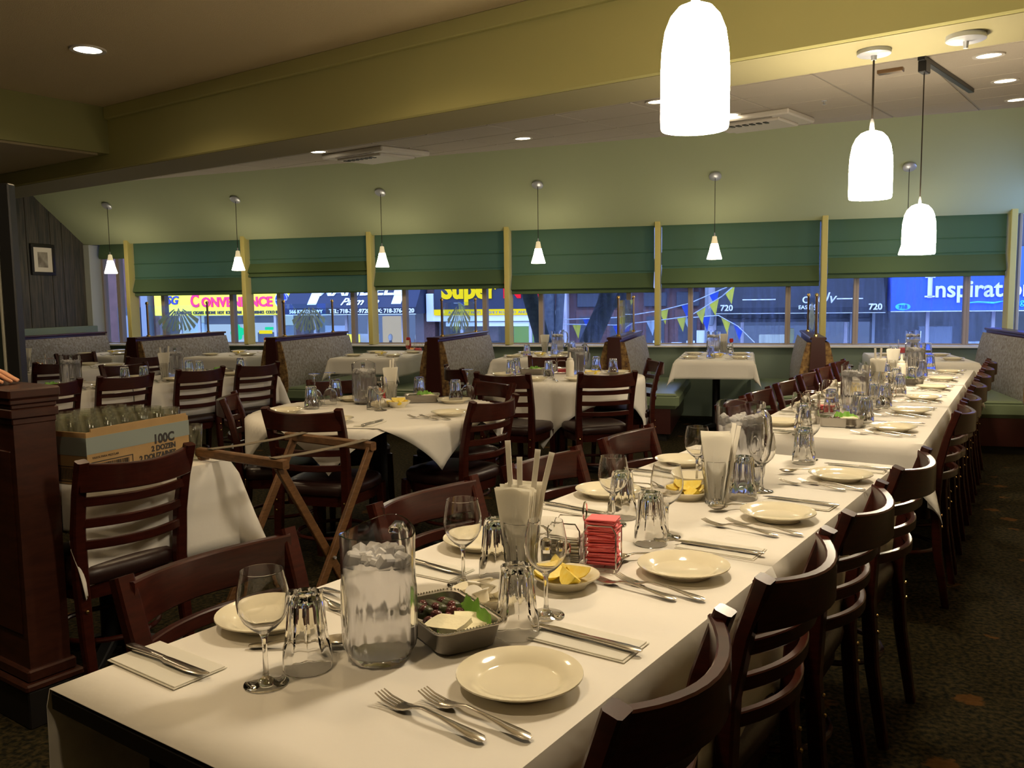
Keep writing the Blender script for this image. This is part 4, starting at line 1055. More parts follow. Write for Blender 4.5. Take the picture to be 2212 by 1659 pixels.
# nearer round table
def polar(c, ang, r_): return c[0]+r_*cos(ang), c[1]+r_*sin(ang)
for ang, lb, parts in ((-1.26, 'before the chair behind the tray stand', 'pfFkn'), (-2.36, 'before the sideways chair', 'pf'), (.04, 'by the drooping cloth corner', 'pfF'), (1.24, 'before the reddish chair', 'pk'), (2.62, 'behind the pitcher of the round table', 'pk')):
    p = polar(TA, ang, .50); setting(p[0], p[1], ang, lb, parts)
water(-3.60, 3.62, 2.4, 'clear pitcher on the nearer round table')
starter(-3.36, 3.86, radians(40), 'on the nearer round table', full=False)
lemons(-3.31, 3.60, 5, 'on the nearer round table', dish=bowl)
nap_glass(-3.50, 3.74, .7, 'on the nearer round table', [(-.004, .0, .03, .6, .0), (.008, .005, .05, .6, .01)])
sugar(-3.63, 3.80, .6, 'on the nearer round table', 8, 6, packet_p); packet_o.put((-3.66, 3.79, Z+.055), 0, 'orange packet leaning in the caddy on the nearer round table', 'orange packets', rot=(1.2, .2, 1.0))
butter(-3.42, 3.58, 'on the nearer round table')
for x, y, lb in ((-3.70, 3.30, 'before the upturned wine glasses on the nearer round table'), (-3.88, 3.66, 'at the back left of the nearer round table'), (-3.37, 3.46, 'in front of the wine glass on the nearer round table'), (-3.52, 4.02, 'behind the napkins of the nearer round table'), (-3.20, 3.98, 'beside the upturned stemmed glass of the nearer round table')):
    tumbler.put((x, y, Z), 0, 'upturned tumbler ' + lb, 'upturned tumblers')
wine.put((-3.30, 3.44, Z), 0, 'upright wine glass beside the lemon bowl of the nearer round table', 'wine glasses')
for x, y, z_, lb in ((-3.78, 3.40, 0, 'standing low at the left of the nearer round table'), (-3.76, 3.50, .0, 'behind another at the left of the nearer round table'), (-3.16, 4.05, 0, 'at the back right of the nearer round table')):
    wine_inv.put((x, y, Z+z_), 0, 'upturned wine glass ' + lb, 'upturned wine glasses')
# farther round table
for ang, lb, parts in ((-1.45, 'before the left chair of the farther round table', 'pf'), (-.75, 'before the right chair of the farther round table', 'pfn'), (.85, 'before the chair by the green seat', 'pk'), (3.7, 'before the side-on chair', 'pk'), (2.3, 'before the chair facing us', 'p')):
    p = polar(TB_, ang, .46); setting(p[0], p[1], ang, lb, parts)
starter(-3.80, 5.72, radians(25), 'on the farther round table', full=False)
sugar(-3.66, 5.86, .6, 'on the farther round table', 6, 14)
squeeze.put((-3.45, 5.72, Z), 0, 'tall cream squeeze bottle on the farther round table', 'squeeze bottles')
water(-3.50, 5.90, 1.2, 'pitcher behind the squeeze bottle on the farther round table')
lemons(-3.30, 5.82, 3, 'on the farther round table', dish=bowl)
for x, y, lb in ((-3.86, 5.50, 'left of the pan on the farther round table'), (-3.92, 5.66, 'behind another left of the pan on the farther round table'), (-3.52, 5.52, 'in the middle of the farther round table'), (-3.42, 6.08, 'behind the lemons of the farther round table'), (-3.20, 5.96, 'at the right of the farther round table')):
    tumbler.put((x, y, Z), 0, 'upturned tumbler ' + lb, 'upturned tumblers')
# side row
for i, y in enumerate((2.85, 3.40, 3.97, 4.50)):
    setting(-6.00, y, 0, 'at the %s place, near side of the side row' % ordn[i], 'pfFk' + ('n' if i == 2 else ''))
    setting(-6.44, y-.02, pi, 'at the %s place, far side of the side row' % ordn[i], 'pk' + ('t' if i == 3 else ''))
water(-6.14, 3.22, 2.6, 'cloudy pitcher on the side row behind the newel post')
sugar(-6.20, 2.80, .9, 'at the newel end of the side row', 6, 6); starter(-6.10, 3.06, radians(80), 'at the newel end of the side row', full=False)
for x, y, lb in ((-6.12, 3.62, 'left of two together on the side row'), (-6.06, 3.74, 'right of two together on the side row'), (-6.16, 4.30, 'before the pitcher of the side row'), (-6.10, 4.66, 'at the window end of the side row')):
    tumbler.put((x, y, Z), 0, 'upturned tumbler ' + lb, 'upturned tumblers')
nap_glass(-6.22, 4.02, .9, 'on the side row', [(-.012, .0, -.08, .6, .0), (.016, .004, .12, .6, .01)])
water(-6.30, 4.16, 2.4, 'pitcher beside the napkins on the side row'); starter(-6.16, 4.50, radians(80), 'on the side row', full=False)
# far table
for i, y in enumerate((3.9, 4.55)):
    setting(-7.88, y, 0, 'at the %s place, near side of the far table' % ordn[i], 'pf'); setting(-8.34, y, pi, 'at the %s place, far side of the far table' % ordn[i], 'p')
sugar(-8.10, 4.02, .9, 'on the far table', 8, 5); packet_o.put((-8.12, 3.97, Z+.055), 0, 'orange packet leaning in the caddy on the far table', 'orange packets', rot=(1.2, .2, 1.0))
nap_glass(-8.15, 3.86, .3, 'on the far table', [])
# ------------------------------------------------------------------ folding tray stand
o = thing('tray_stand', 'folding wooden tray stand with two straps', 'tray stand', (-2.63, 2.21, 0))
for y in (-.22, .22): MB().bar([(-.255, y, .785), (.255, y, .785)], .030, .034, (0, 1, 0)).build('top_bar', 'tray_wood', o)
for x in (-.225, .225):
    for sg in (-1, 1):
        dx = .012*sg
        l_ = MB().bar([(x+dx, sg*.22, .775), (x+dx, -sg*.235, .0)], .034, .018, (0, 1, 0)).build('leg', 'tray_wood', o)
    MB().lathe([(.006, -.03), (.006, .03)], 8, M=Matrix.Translation((x, 0, .39)) @ Matrix.Rotation(pi/2, 4, 'Y')).build('pivot', 'nickel', o)
for x in (-.16, .20): MB().bar([(x, -.235, .806), (x, -.1, .800), (x, .1, .800), (x, .235, .806)], .035, .003, (1, 0, 0)).build('strap', 'strap', o)

# ------------------------------------------------------------------ carton of glasses on the small table
CRZ = radians(11.5); CA = Vector((-2.790, 1.500, 0)); cxv = Vector((cos(CRZ), sin(CRZ), 0)); cyv = Vector((-sin(CRZ), cos(CRZ), 0))
CW, CL, CH = .37, .46, .180
o = thing('carton', 'open cardboard carton of glasses with black printing and tape', 'carton', CA + Vector((0, 0, Z)), CRZ)
q = MB(); t_ = .005
MB().box(-CW, 0, 0, CL, 0, .006).build('bottom', 'cardboard', o)
MB().box(-t_, 0, 0, CL, .006, CH, .001).build('side', 'cardboard', o); MB().box(-CW, -CW+t_, 0, CL, .006, CH, .001).build('side', 'cardboard', o)
MB().box(-CW+t_, -t_, 0, t_, .006, CH, .001).build('side', 'cardboard', o); MB().box(-CW+t_, -t_, CL-t_, CL, .006, CH, .001).build('side', 'cardboard', o)
tp = MB(); tp.box(.0002, .0012, -.001, CL+.001, CH-.075, CH-.018).box(-CW, .001, -.0014, -.0004, CH-.080, CH-.018); tp.build('tape', 'packing_tape', o)
MB().box(-.004, .001, .02, CL-.01, CH-.002, CH+.010).build('torn_edge', 'cardboard', o)
for i in range(1, 4): MB().box(-CW*i/4-.001, -CW*i/4+.001, .006, CL-.006, .006, CH-.04).build('divider', 'cardboard', o)
FX = Matrix.Translation((.0012, 0, 0)) @ Matrix.Rotation(pi/2, 4, 'Z') @ Matrix.Rotation(pi/2, 4, 'X')
def ctext(s_, size, y, z, bold=.0012, ax='RIGHT', m_='ink'): text_part('print', s_, size, m_, o, FX @ Matrix.Translation((y, z, 0)), .0003, bold, 0, ax)
ctext('100C', .046, .385, .098, .002); ctext('2 DOZEN', .027, .390, .071); ctext('2 DOUZAINES', .027, .390, .044); ctext('2 DOCENAS', .027, .390, .017)
ctext('VASOS PARA MEZCLAR', .0105, .02, .0875, .0, 'LEFT')
bc = MB(); y = .045; rb = random.Random(4)
for a, b, c, d in ((.015, .190, .008, .011), (.015, .190, .074, .077), (.015, .018, .008, .077), (.187, .190, .008, .077)): bc.box(.0003, .0012, a, b, c, d)
while y < .172:
    w_ = rb.choice((.001, .0016, .0028)); bc.box(.0003, .0012, y, y+w_, .016, .069); y += w_ + rb.choice((.0012, .002, .003))
bc.build('barcode_print', 'ink', o)
b2 = MB()
for a, b, c, d in ((-.14, -.005, .008, .010), (-.14, -.005, .060, .062), (-.14, -.138, .008, .062), (-.007, -.005, .008, .062)): b2.box(a, b, -.0012, -.0003, c, d)
for i in range(16): b2.box(-.130+i*.0072, -.130+i*.0072+.003, -.0012, -.0003, .016, .055)
b2.build('side_print', 'ink', o)
gp = MB().lathe([(.001, 0), (.025, 0), (.027, .004), (.036, .138), (.0355, .1385), (.034, .137), (.0245, .012), (.001, .010)], 20, cap=False)
pint = proto_mesh('mixing_glass', 'glass', gp, 'thin_glass', 50)
for i in range(4):
    for j in range(6):
        p = CA - cxv*(.048+i*.0912) + cyv*(.044+j*.0745)
        pint.put((p.x, p.y, Z+.075), 0, 'empty straight glass in the carton, row %s, %s along from the newel' % (['nearest the chair', 'second from the chair', 'third from the chair', 'farthest from the chair'][i], ORD[j]), 'glasses in the carton')
# pint standing alone
pint.put((-2.905, 1.985, Z), 0, 'empty straight glass beside the carton', 'glass by the carton')

# ------------------------------------------------------------------ newel post / end of the half wall, hand on its cap
o = thing('newel_post', 'dark wooden newel at the end of a half wall, moulded cap and base', 'newel post', (-3.25, 1.345, 0))
hx, hy = .445, .065
MB().box(-hx, hx, -hy, hy, .16, 1.0).build('shaft', 'newel_wood', o)
MB().box(-hx-.02, hx+.018, -hy-.016, hy+.016, 1.066, 1.100, .006).build('cap', 'newel_wood', o)
for z0, z1, e in ((.985, 1.005, .004), (1.005, 1.035, .010), (1.035, 1.050, .006), (1.050, 1.066, .012)):
    MB().box(-hx, hx+e, -hy-e, hy+e, z0, z1, .003).build('moulding', 'newel_wood', o)
MB().box(-hx, hx+.022, -hy-.022, hy+.022, 0, .125, .004).build('base', 'black_wood', o)
MB().box(-hx, hx+.030, -hy-.030, hy+.030, .125, .150, .006).build('moulding', 'newel_wood', o); MB().box(-hx, hx+.014, -hy-.014, hy+.014, .15, .19, .006).build('moulding', 'newel_wood', o)
MB().box(-hx+.03, hx-.03, -hy-.004, -hy+.004, .30, .90, .003).build('inset_panel', 'newel_wood', o)
MB().lathe([(.022, 0), (.024, .012), (.016, .02), (.012, .014), (.012, .0)], 18, cap=False, M=Matrix.Translation((hx-.14, -hy, .89)) @ Matrix.Rotation(pi/2, 4, 'X')).build('rope_ring', 'black_plastic', o)

me = bpy.data.meshes.new('hand')
B = Vector((-2.945, 1.375, 1.100)); rx = Vector((.70, .60, 0)).normalized(); ry = Vector((-.60, .70, 0)).normalized(); rz_ = Vector((0, 0, 1))
def H(a, b, c): return B + rx*a + ry*b + rz_*c
V = []; E_ = []; Rr = []
def av(p, r, par=None):
    V.append(tuple(p)); Rr.append(r)
    if par is not None: E_.append((par, len(V)-1))
    return len(V)-1
w0 = av(H(-.60, -.05, .30), .045); w1 = av(H(-.36, -.02, .175), .040, w0); w2 = av(H(-.22, .0, .105), .030, w1)
pm = av(H(-.155, 0, .072), (.030), w2)
for k_, (b, kb, ln, h_) in enumerate(((.030, .034, .088, .052), (.010, .011, .096, .056), (-.011, -.012, .090, .053), (-.030, -.034, .072, .046))):
    k1 = av(H(-.105, kb, h_), .0125, pm); k2 = av(H(-.105+ln*.45, kb*1.05, h_*.72), .0092, k1); k3 = av(H(-.105+ln*.78, kb*1.1, h_*.34), .0080, k2); av(H(-.105+ln*.98, kb*1.12, .0085), .0068, k3)
t1 = av(H(-.165, -.040, .050), .014, pm); t2_ = av(H(-.125, -.066, .030), .0105, t1); av(H(-.095, -.074, .012), .0085, t2_)
me.from_pydata(V, E_, [])
ob = obj('person', me); me.materials.append(M_['skin'])
ob.modifiers.new('skin', 'SKIN'); sb = ob.modifiers.new('sub', 'SUBSURF'); sb.levels = 2; sb.render_levels = 2
sv = me.skin_vertices[0].data if me.skin_vertices else None
if sv is None:
    bpy.context.view_layer.objects.active = ob
    import bmesh
    bmx = bmesh.new(); bmx.from_mesh(me); bmx.verts.layers.skin.verify(); bmx.to_mesh(me); bmx.free(); sv = me.skin_vertices[0].data
for i, r in enumerate(Rr): sv[i].radius = (r, r*.82); sv[i].use_root = (i == 3)
tag(ob, "person's bare hand resting on the wooden newel cap", 'person')
MB().tube([H(-.66, -.055, .325), H(-.52, -.04, .255), H(-.40, -.025, .195)], [.062, .058, .052], 12).build('sleeve', 'sleeve', ob)

# dark partition upright behind the newel
PD = Vector((.819, .574, 0)); pa = atan2(PD.y, PD.x)
o = thing('partition_screen', 'tall dark green partition edge at the far left', 'partition', (-4.225, 1.985, 0), pa)
MB().box(-.85, -.05, -.02, .02, .02, 1.95, .004).build('panel', 'dark_panel', o); MB().box(-.05, 0.012, -.03, .03, 0, 1.92, .006).build('post', 'black_plastic', o)
MB().box(-.064, -.052, -.034, -.018, .02, 1.90, .003).build('edge_strip', 'trim_pale', o)  # pale strip paints the highlight line along the dark post
MB().box(-.85, -.06, -.032, .032, 1.93, 1.97, .006).build('top_rail', 'black_plastic', o)

# framed picture on the panelled wall
o = thing('framed_picture', 'small black framed photograph with cream mount on the panelled wall', 'picture', W(UL+.018, 9.14, 1.932), WA)
fr = MB(); a, b, w_ = .195, .198, .042
for y0, y1, z0, z1 in ((-a, a, b-w_, b), (-a, a, -b, -b+w_), (-a, -a+w_, -b+w_, b-w_), (a-w_, a, -b+w_, b-w_)): fr.box(0, .025, y0, y1, z0, z1, .004)
fr.build('frame', 'frame_black', o); MB().box(0, .010, -a+w_, a-w_, -b+w_, b-w_).build('mount', 'mat_board', o); MB().box(.010, .0115, -.080, .080, -.098, .098).build('photograph', 'photo_print', o)
# ------------------------------------------------------------------ the street outside
mat('asphalt', (.06, .065, .075), .6); mat('paving', (.25, .25, .26), .8)
mat('brick', (.16, .085, .075), .9, col2=(.10, .06, .06), vscale=30); mat('brown_stone', (.16, .075, .065), .8, var=.3, vscale=3)
mat('lavender_stone', (.50, .46, .50), .8); mat('dark_front', (.045, .05, .065), .5); mat('shutter_grey', (.22, .24, .28), .5)
mat('sign_yellow', (.85, .72, .05), .5, emit=(1, .85, .05), estr=.50); mat('sign_yellow_side', (.60, .50, .03), .5)
mat('pink_letter', (.75, .02, .14), .5, emit=(1, .02, .18), estr=.35); mat('blue_letter', (.03, .05, .35), .5)
mat('navy', (.020, .026, .060), .6); mat('navy_band', (.012, .015, .035), .6); mat('white_letter', (.88, .88, .88), .5)
emis('glow_yellow', (1.0, .85, .03), 1.0); emis('glow_red', (1.0, .02, .06), 1.0); emis('glow_green', (.02, .9, .45), .9)
mat('nut_sign', (.015, .02, .05), .5); mat('black_awning', (.010, .012, .020), .55)
mat('royal_blue', (.03, .11, .85), .5); mat('aqua', (.08, .68, .88), .5)
emis('shop_light', (.62, .82, 1.0), .75); emis('shop_dim', (.30, .42, .75), .34); emis('shop_warm', (1.0, .80, .48), .55); emis('shop_lime', (.35, .75, .08), .45)
mat('paper_white', (.80, .82, .84), .7); mat('mannequin_dark', (.02, .02, .03), .7); mat('mannequin_skin', (.55, .50, .42), .5); mat('jacket_cream', (.65, .58, .42), .7)
mat('bark', (.035, .040, .028), .9, col2=(.015, .017, .016), vscale=14, bump=.8, bscale=30); mat('bark_grey', (.13, .145, .165), .9, col2=(.07, .08, .10), vscale=12, bump=.6, bscale=26)
mat('flag_yellow', (.85, .76, .06), .7); mat('flag_blue', (.03, .10, .65), .7); mat('flag_pale', (.55, .68, .80), .7)
mat('string', (.65, .70, .78), .7); mat('car_paint', (.20, .23, .28), .3, coat=.5); mat('car_glass', (.02, .025, .035), .08); mat('rubber', (.012, .012, .013), .7)
mat('neon_pink', (.9, .08, .35), .5)
GZ, FV = -1.75, 27.0
struct(wbox('street_road', 'asphalt', -45, 30, 10.4, 40, GZ-.2, GZ)); struct(wbox('street_pavement', 'paving', -45, 30, 23.5, 40, GZ, GZ+.12, .01))
RX = Matrix.Rotation(pi/2, 4, 'X')
def ext(name, label, cat, u): return thing(name, label, cat, W(u, FV, 0), WA)
def word(o, s_, size, x, z, m_, y=-.12, bold=.0, shear=0, ax='CENTER', xs=1.0, ext_=.02): return text_part('lettering', s_, size, m_, o, Matrix.Translation((x, y, z)) @ RX, ext_, bold, shear, ax, xs)
# long upper building behind the signs
for i, (a, b, m_, lb) in enumerate(((-45, -21.2, 'brown_stone', 'brown stone house left of the yellow sign'), (-21.2, -10.55, 'brick', 'brick building above the yellow sign and navy awning'), (-10.55, -5.9, 'brick', 'brick building above the nut shop'), (-1.0, 30, 'dark_front', 'dark building above the black and blue awnings'))):
    o = ext('street_building', lb, 'building', (a+b)/2); h = (b-a)/2
    MB().box(-h, h, .3, 6, (GZ, .99, .72, .66)[i], 11).build('wall', m_, o)
    if i:
        MB().box(-h, -h+.35, .15, 6, GZ, 2.0).build('pier', m_, o); MB().box(h-.35, h, .15, 6, GZ, 2.0).build('pier', m_, o)
    for pu in ((), (-15.25,), (), (3.75,))[i]: MB().box(pu-(a+b)/2-.20, pu-(a+b)/2+.20, .06, 3, GZ, 1.0).build('pier', m_, o)
    n_ = int((b-a)/2.6)
    for k_ in range(n_):
        x = -h + (k_+.5)*(2*h)/n_
        for z0 in (3.6, 6.6):
            w_ = MB().box(x-.5, x+.5, .22, .32, z0, z0+1.7, .02).build('window_frame', 'lavender_stone', o); MB().box(x-.42, x+.42, .20, .23, z0+.08, z0+1.62).build('window_pane', 'shop_dim', w_)
    if i == 0:
        for x, w_ in ((h-1.2, .5), (h-3.2, .45), (h-5.5, .7), (h-8.5, .6), (h-11.5, .7)):
            d = MB().box(x-w_, x+w_, .2, .32, GZ+.1, 1.2).build('doorway', 'dark_front', o); MB().box(x-w_*.8, x+w_*.8, .17, .21, GZ+.3, .9).build('door_panel', 'shutter_grey', d)
        MB().box(h-.5, h-.2, .0, .3, GZ, 3).build('drain_pipe', 'shutter_grey', o)
# convenience shop
o = ext('convenience_sign', 'long yellow shop sign with pink lettering', 'sign', -18.3)
MB().box(-2.72, 2.95, -.12, .1, .885, 2.25, .02).build('panel', 'sign_yellow', o)
MB().add([(2.95, -.12, .885), (3.20, .3, .885), (3.35, .3, 2.25), (2.95, -.12, 2.25)], [(0, 1, 2, 3)]).build('return', 'sign_yellow_side', o)
word(o, 'SG', .42, -1.95, 1.30, 'blue_letter', y=-.14, bold=.012, shear=.3)
word(o, 'C', .64, -.98, 1.20, 'pink_letter', y=-.14, bold=.02, xs=.8); word(o, 'ONVENIENCE', .47, .73, 1.20, 'pink_letter', y=-.14, bold=.018, xs=.98)
word(o, 'CIGARETTES  CIGARS  PHONE  HOT  ICE CREAM  COLD DRINKS  COLD BEER', .155, .35, .935, 'dark_front', y=-.14, bold=.002, xs=.82)
MB().lathe([(.001, -.06), (.29, -.06), (.29, -.02)], 28, cap=False, M=Matrix.Translation((2.58, -.12, 1.40)) @ Matrix.Rotation(pi/2, 4, 'X') @ Matrix.Scale(-1, 4, (0, 0, 1))).build('globe_emblem', 'blue_letter', o)
g = MB(); g.tube([(2.58+.285*cos(a*pi/12), -.185, 1.40+.285*sin(a*pi/12)) for a in range(24)], .018, 6, closed=True)
for dx in (-.12, 0, .12): g.tube([(2.58+dx*1.6*cos(a*pi/10), -.185, 1.40+.28*sin(a*pi/10)) for a in range(-5, 6)], .010, 5)
g.tube([(2.31, -.185, 1.40), (2.85, -.185, 1.40)], .01, 5); g.build('globe_lines', 'white_letter', o)
def shopfront(u0, u1, label, fill, frames, depth=1.2, zt=.90):
    o = ext('shop_front', label, 'shop front', (u0+u1)/2); h = (u1-u0)/2
    MB().box(-h, h, depth, depth+.1, GZ, zt).build('back_wall', fill, o)
    MB().box(-h, h, .1, depth, zt, zt+.1).build('soffit', 'dark_front', o); MB().box(-h, h, -.05, depth, GZ+.1, GZ+.75).build('stall_riser', 'shutter_grey', o)
    for x in frames:
        MB().box(x-.05, x+.05, .0, .1, GZ+.1, zt, .01).build('mullion', 'lavender_stone', o)
    xs_ = [-h] + list(frames) + [h]
    for a, b in zip(xs_, xs_[1:]):
        if b-a > .2: MB().box(a+.05, b-.05, .04, .05, GZ+.75, zt).build('pane', 'pane', o)
    return o
def clutter(o, items):
    for (x, z0, w_, h_, m_, nm) in items: MB().box(x-w_/2, x+w_/2, .45, .75, z0, z0+h_, .02).build(nm, m_, o)
o = shopfront(-21.0, -15.3, 'lit convenience shop window with green neon', 'shop_light', (-1.9, -1.1, .9, 2.0))
clutter(o, [(-1.5, -.9, .6, 1.5, 'paper_white', 'poster'), (.2, -1.0, 1.3, .9, 'shutter_grey', 'counter'), (1.45, -1.0, .9, 1.25, 'dark_front', 'shelf'), (2.4, -1.0, .6, 1.5, 'shutter_grey', 'shelf'), (-.4, .55, 1.6, .3, 'dark_front', 'ceiling_box'), (1.4, .6, 1.0, .25, 'dark_front', 'ceiling_box')])
for x, z, r_ in ((.95, .42, .16), (1.12, .30, .15), (.85, .25, .13), (1.05, .12, .12)): MB().lathe([(.001, 0), (r_, 0), (r_, .05), (.001, .05)], 14, cap=False, M=Matrix.Translation((x-.5, -.0, z)) @ Matrix.Rotation(pi/2, 4, 'X')).build('neon_leaf', 'glow_green', o)
MB().box(1.35, 1.85, .0, .05, .22, .34).build('neon_bar', 'glow_yellow', o); MB().box(1.6, 1.9, -.01, .05, .36, .46).build('neon_bar', 'glow_green', o)
# navy awning shop
o = ext('navy_awning', 'navy blue shop awning with white lettering and telephone numbers', 'awning', -12.85)
MB().add([(-2.45, -.9, 1.12), (2.40, -.9, 1.12), (2.40, .3, 2.6), (-2.25, .3, 2.6)], [(0, 1, 2, 3)]).build('canvas', 'navy', o)
MB().box(-2.45, 2.40, -.92, -.88, .90, 1.12).build('valance', 'navy_band', o); MB().box(-2.45, 2.40, -.93, -.90, .885, .905).build('piping', 'white_letter', o)
MB().add([(2.40, -.9, .9), (2.40, .3, .9), (2.40, .3, 2.6), (2.40, -.9, 1.12)], [(0, 1, 2, 3)]).build('end_panel', 'navy', o)
SL = math.atan2(1.48, 1.2)
def aw(s_, size, x, t_, m_='white_letter', **kw): return text_part('lettering', s_, size, m_, o, Matrix.Translation((x, -.9+.81*t_*0+1.2*t_/1.905-.02, 1.12+1.48*t_/1.905+.01)) @ Matrix.Rotation(SL, 4, 'X'), .01, kw.get('bold', 0), kw.get('shear', 0), kw.get('ax', 'CENTER'), kw.get('xs', 1))
aw('MANDELL', .62, .25, .52, bold=.02, xs=1.12); aw('Palm  In', .42, .35, .10, shear=.35, bold=.006)
word(o, 'TEL: 718-376-9720', .19, .05, .945, 'white_letter', y=-.94, bold=.004); word(o, 'FAX: 718-376-9720', .19, 1.60, .945, 'white_letter', y=-.94, bold=.004, ax='CENTER'); word(o, '566 KINGS HWY', .17, -1.55, .945, 'white_letter', y=-.94, bold=.003)
for x in (-1.35, 1.72): MB().add([(x-.22, -.78, 1.20), (x+.12, -.78, 1.20), (x+.26, .1, 2.35), (x-.12, .1, 2.35)], [(0, 1, 2, 3)], M=Matrix.Translation((0, -.04, .03))).build('figure_print', 'paper_white', o)
o = shopfront(-15.2, -10.5, 'menswear shop window with mannequins', 'shop_dim', (-1.75, -.55, .3, 1.55))
clutter(o, [(-1.2, -1.0, .8, 1.5, 'paper_white', 'panel'), (-.1, -1.0, .9, 1.2, 'paper_white', 'panel'), (2.1, GZ+.7, .55, 2.6, 'paper_white', 'white_panel'), (.9, -.6, .6, 1.4, 'shop_warm', 'curtain')])
MB().box(-.55, -.05, -.01, .03, -.65, .20).build('number_board', 'sign_yellow', o); word(o, '2', .62, -.32, -.55, 'ink', y=-.02, bold=.02)
def mannequin(u, v, label, body, tie=None):
    o = thing('mannequin', label, 'mannequin', W(u, v, GZ+.1), WA)
    MB().lathe([(.14, 0), (.15, .85), (.17, 1.0), (.20, 1.25), (.22, 1.42), (.12, 1.52), (.055, 1.56), (.05, 1.62)], 14).build('torso', body, o)
    MB().lathe([(.001, 1.60), (.06, 1.62), (.085, 1.70), (.085, 1.76), (.05, 1.83), (.001, 1.85)], 12, cap=False).build('head', 'mannequin_skin', o)
    for s in (-1, 1): MB().tube([(s*.22, 0, 1.42), (s*.27, -.02, 1.15), (s*.25, -.08, .90)], [.06, .05, .04], 8).build('arm', body, o)
    if tie: MB().add([(-.05, -.23, 1.46), (.05, -.23, 1.46), (.03, -.22, 1.0), (-.03, -.22, 1.0)], [(0, 1, 2, 3)]).build('tie', tie, o)
mannequin(-11.95, 27.45, 'dark suited mannequin with a red tie in the shop window', 'mannequin_dark', 'glow_red'); mannequin(-11.5, 27.6, 'dark mannequin beside the red tied one', 'mannequin_dark'); mannequin(-10.98, 27.5, 'mannequin in a cream jacket at the shop window edge', 'jacket_cream')
# nut shop
o = ext('nut_shop_sign', 'navy shop sign with glowing yellow and red lettering', 'sign', -8.15)
MB().box(-1.95, 2.05, -.15, .1, .95, 2.5, .02).build('panel', 'nut_sign', o); MB().box(-1.95, 2.05, -.17, -.13, .83, 1.02).build('stripe', 'glow_yellow', o)
MB().box(-2.25, 2.05, -.10, .12, .62, .83, .02).build('ledge', 'paper_white', o); MB().box(-2.25, -1.98, -.12, .1, .62, 1.55, .02).build('frame_end', 'paper_white', o)
word(o, 'Super', .92, -.72, 1.40, 'glow_yellow', y=-.2, bold=.035, xs=.88); word(o, 'Nuts', .92, 1.25, 1.40, 'glow_red', y=-.2, bold=.035, xs=.88)
word(o, 'A GOURMET NUTS  FRESHLY ROASTED  AND FINE', .125, .05, .875, 'shutter_grey', y=-.19, xs=1.05)
MB().add([(1.72, -.2, 1.52), (1.95, -.2, 1.62), (2.04, -.2, 1.5), (1.9, -.2, 1.42)], [(3, 2, 1, 0)]).build('leaf_mark', 'aqua', o)
o = shopfront(-10.05, -5.95, 'nut shop window with lime shelves', 'brown_stone', (-1.2, .45, 1.15), zt=.62)
clutter(o, [(.78, -.15, .62, .62, 'shop_lime', 'lime_shelf'), (.78, -.65, .62, .30, 'dark_front', 'jars'), (.78, -1.0, .62, .25, 'lavender_stone', 'jars'), (1.45, -1.0, .5, 1.3, 'dark_front', 'door'), (1.8, -1.0, .25, 1.5, 'paper_white', 'white_post'), (-.6, -1.0, 1.0, .9, 'dark_front', 'counter'), (-.5, -.05, .9, .55, 'brick', 'sign_board')])
MB().box(-1.75, 1.95, .0, .12, .46, .60).build('transom', 'paper_white', o)
# entrance with brown doors between pale pilasters
o = ext('brown_entrance', 'reddish brown entrance front between pale pilasters', 'shop front', -3.4)
MB().box(-2.5, 2.3, .35, 1, GZ, 1.62).build('wall', 'brown_stone', o); MB().box(-2.5, 2.3, .0, 1, 1.62, 5).build('lintel', 'lavender_stone', o)
for x in (-2.36, 2.30): MB().box(x-.13, x+.13, -.05, .4, GZ, 5, .02).build('pilaster', 'lavender_stone', o)
for x in (-1.6, -.6, .55, 1.55):
    d = MB().box(x-.4, x+.4, .26, .36, GZ, .95, .02).build('door', 'brown_stone', o); MB().box(x-.28, x+.28, .24, .27, -.2, .75).build('door_glass', 'dark_front', d)
    MB().box(x-.35, x+.35, .22, .36, 1.05, 1.5, .02).build('transom', 'dark_front', o)
for x, z, w_, h_ in ((.62, -.35, .26, .33), (1.22, -.40, .32, .33), (2.0, -.10, .34, .40), (1.65, -.38, .26, .36), (-.25, -1.1, .3, .9)): MB().box(x-w_/2, x+w_/2, .18, .22, z, z+h_).build('notice', 'paper_white', o)
for x in (-2.36, 2.40):
    q = MB().lathe([(.02, .55), (.10, .50), (.12, .25), (.07, .02), (.02, 0)], 8, M=Matrix.Translation((x-.12, -.2, .45))).build('wall_lantern', 'shutter_grey', o)
# black awning 720
o = ext('black_awning', 'black shop awning numbered 720 at both ends', 'awning', 1.15)
MB().add([(-2.15, -.8, 1.0), (2.55, -.8, 1.0), (2.55, .3, 2.8), (-2.15, .3, 2.8)], [(0, 1, 2, 3)]).build('canvas', 'black_awning', o); MB().box(-2.15, 2.55, -.82, -.78, .84, 1.0).build('valance', 'black_awning', o)
MB().box(-2.15, 2.55, -.84, -.81, .825, .84).build('piping', 'white_letter', o)
word(o, '720', .24, -1.80, .92, 'white_letter', y=-.86, bold=.006); word(o, '720', .24, 2.28, .92, 'white_letter', y=-.86, bold=.006)
MB().box(-1.35, -.42, -.86, -.84, 1.22, 1.25).build('white_rule', 'white_letter', o); MB().box(1.25, 1.95, -.86, -.84, 1.22, 1.25).build('white_rule', 'white_letter', o)
word(o, 'o', .42, .42, 1.12, 'white_letter', y=-.86); word(o, 'Uv', .44, .95, 1.12, 'white_letter', y=-.86, shear=.3); word(o, 'EAST', .15, .38, .95, 'white_letter', y=-.86, bold=.003)
o = shopfront(-1.0, 3.6, 'dim clothing shop window under the black awning', 'shop_dim', (-1.5, -.2, .5, 1.45), zt=.55)
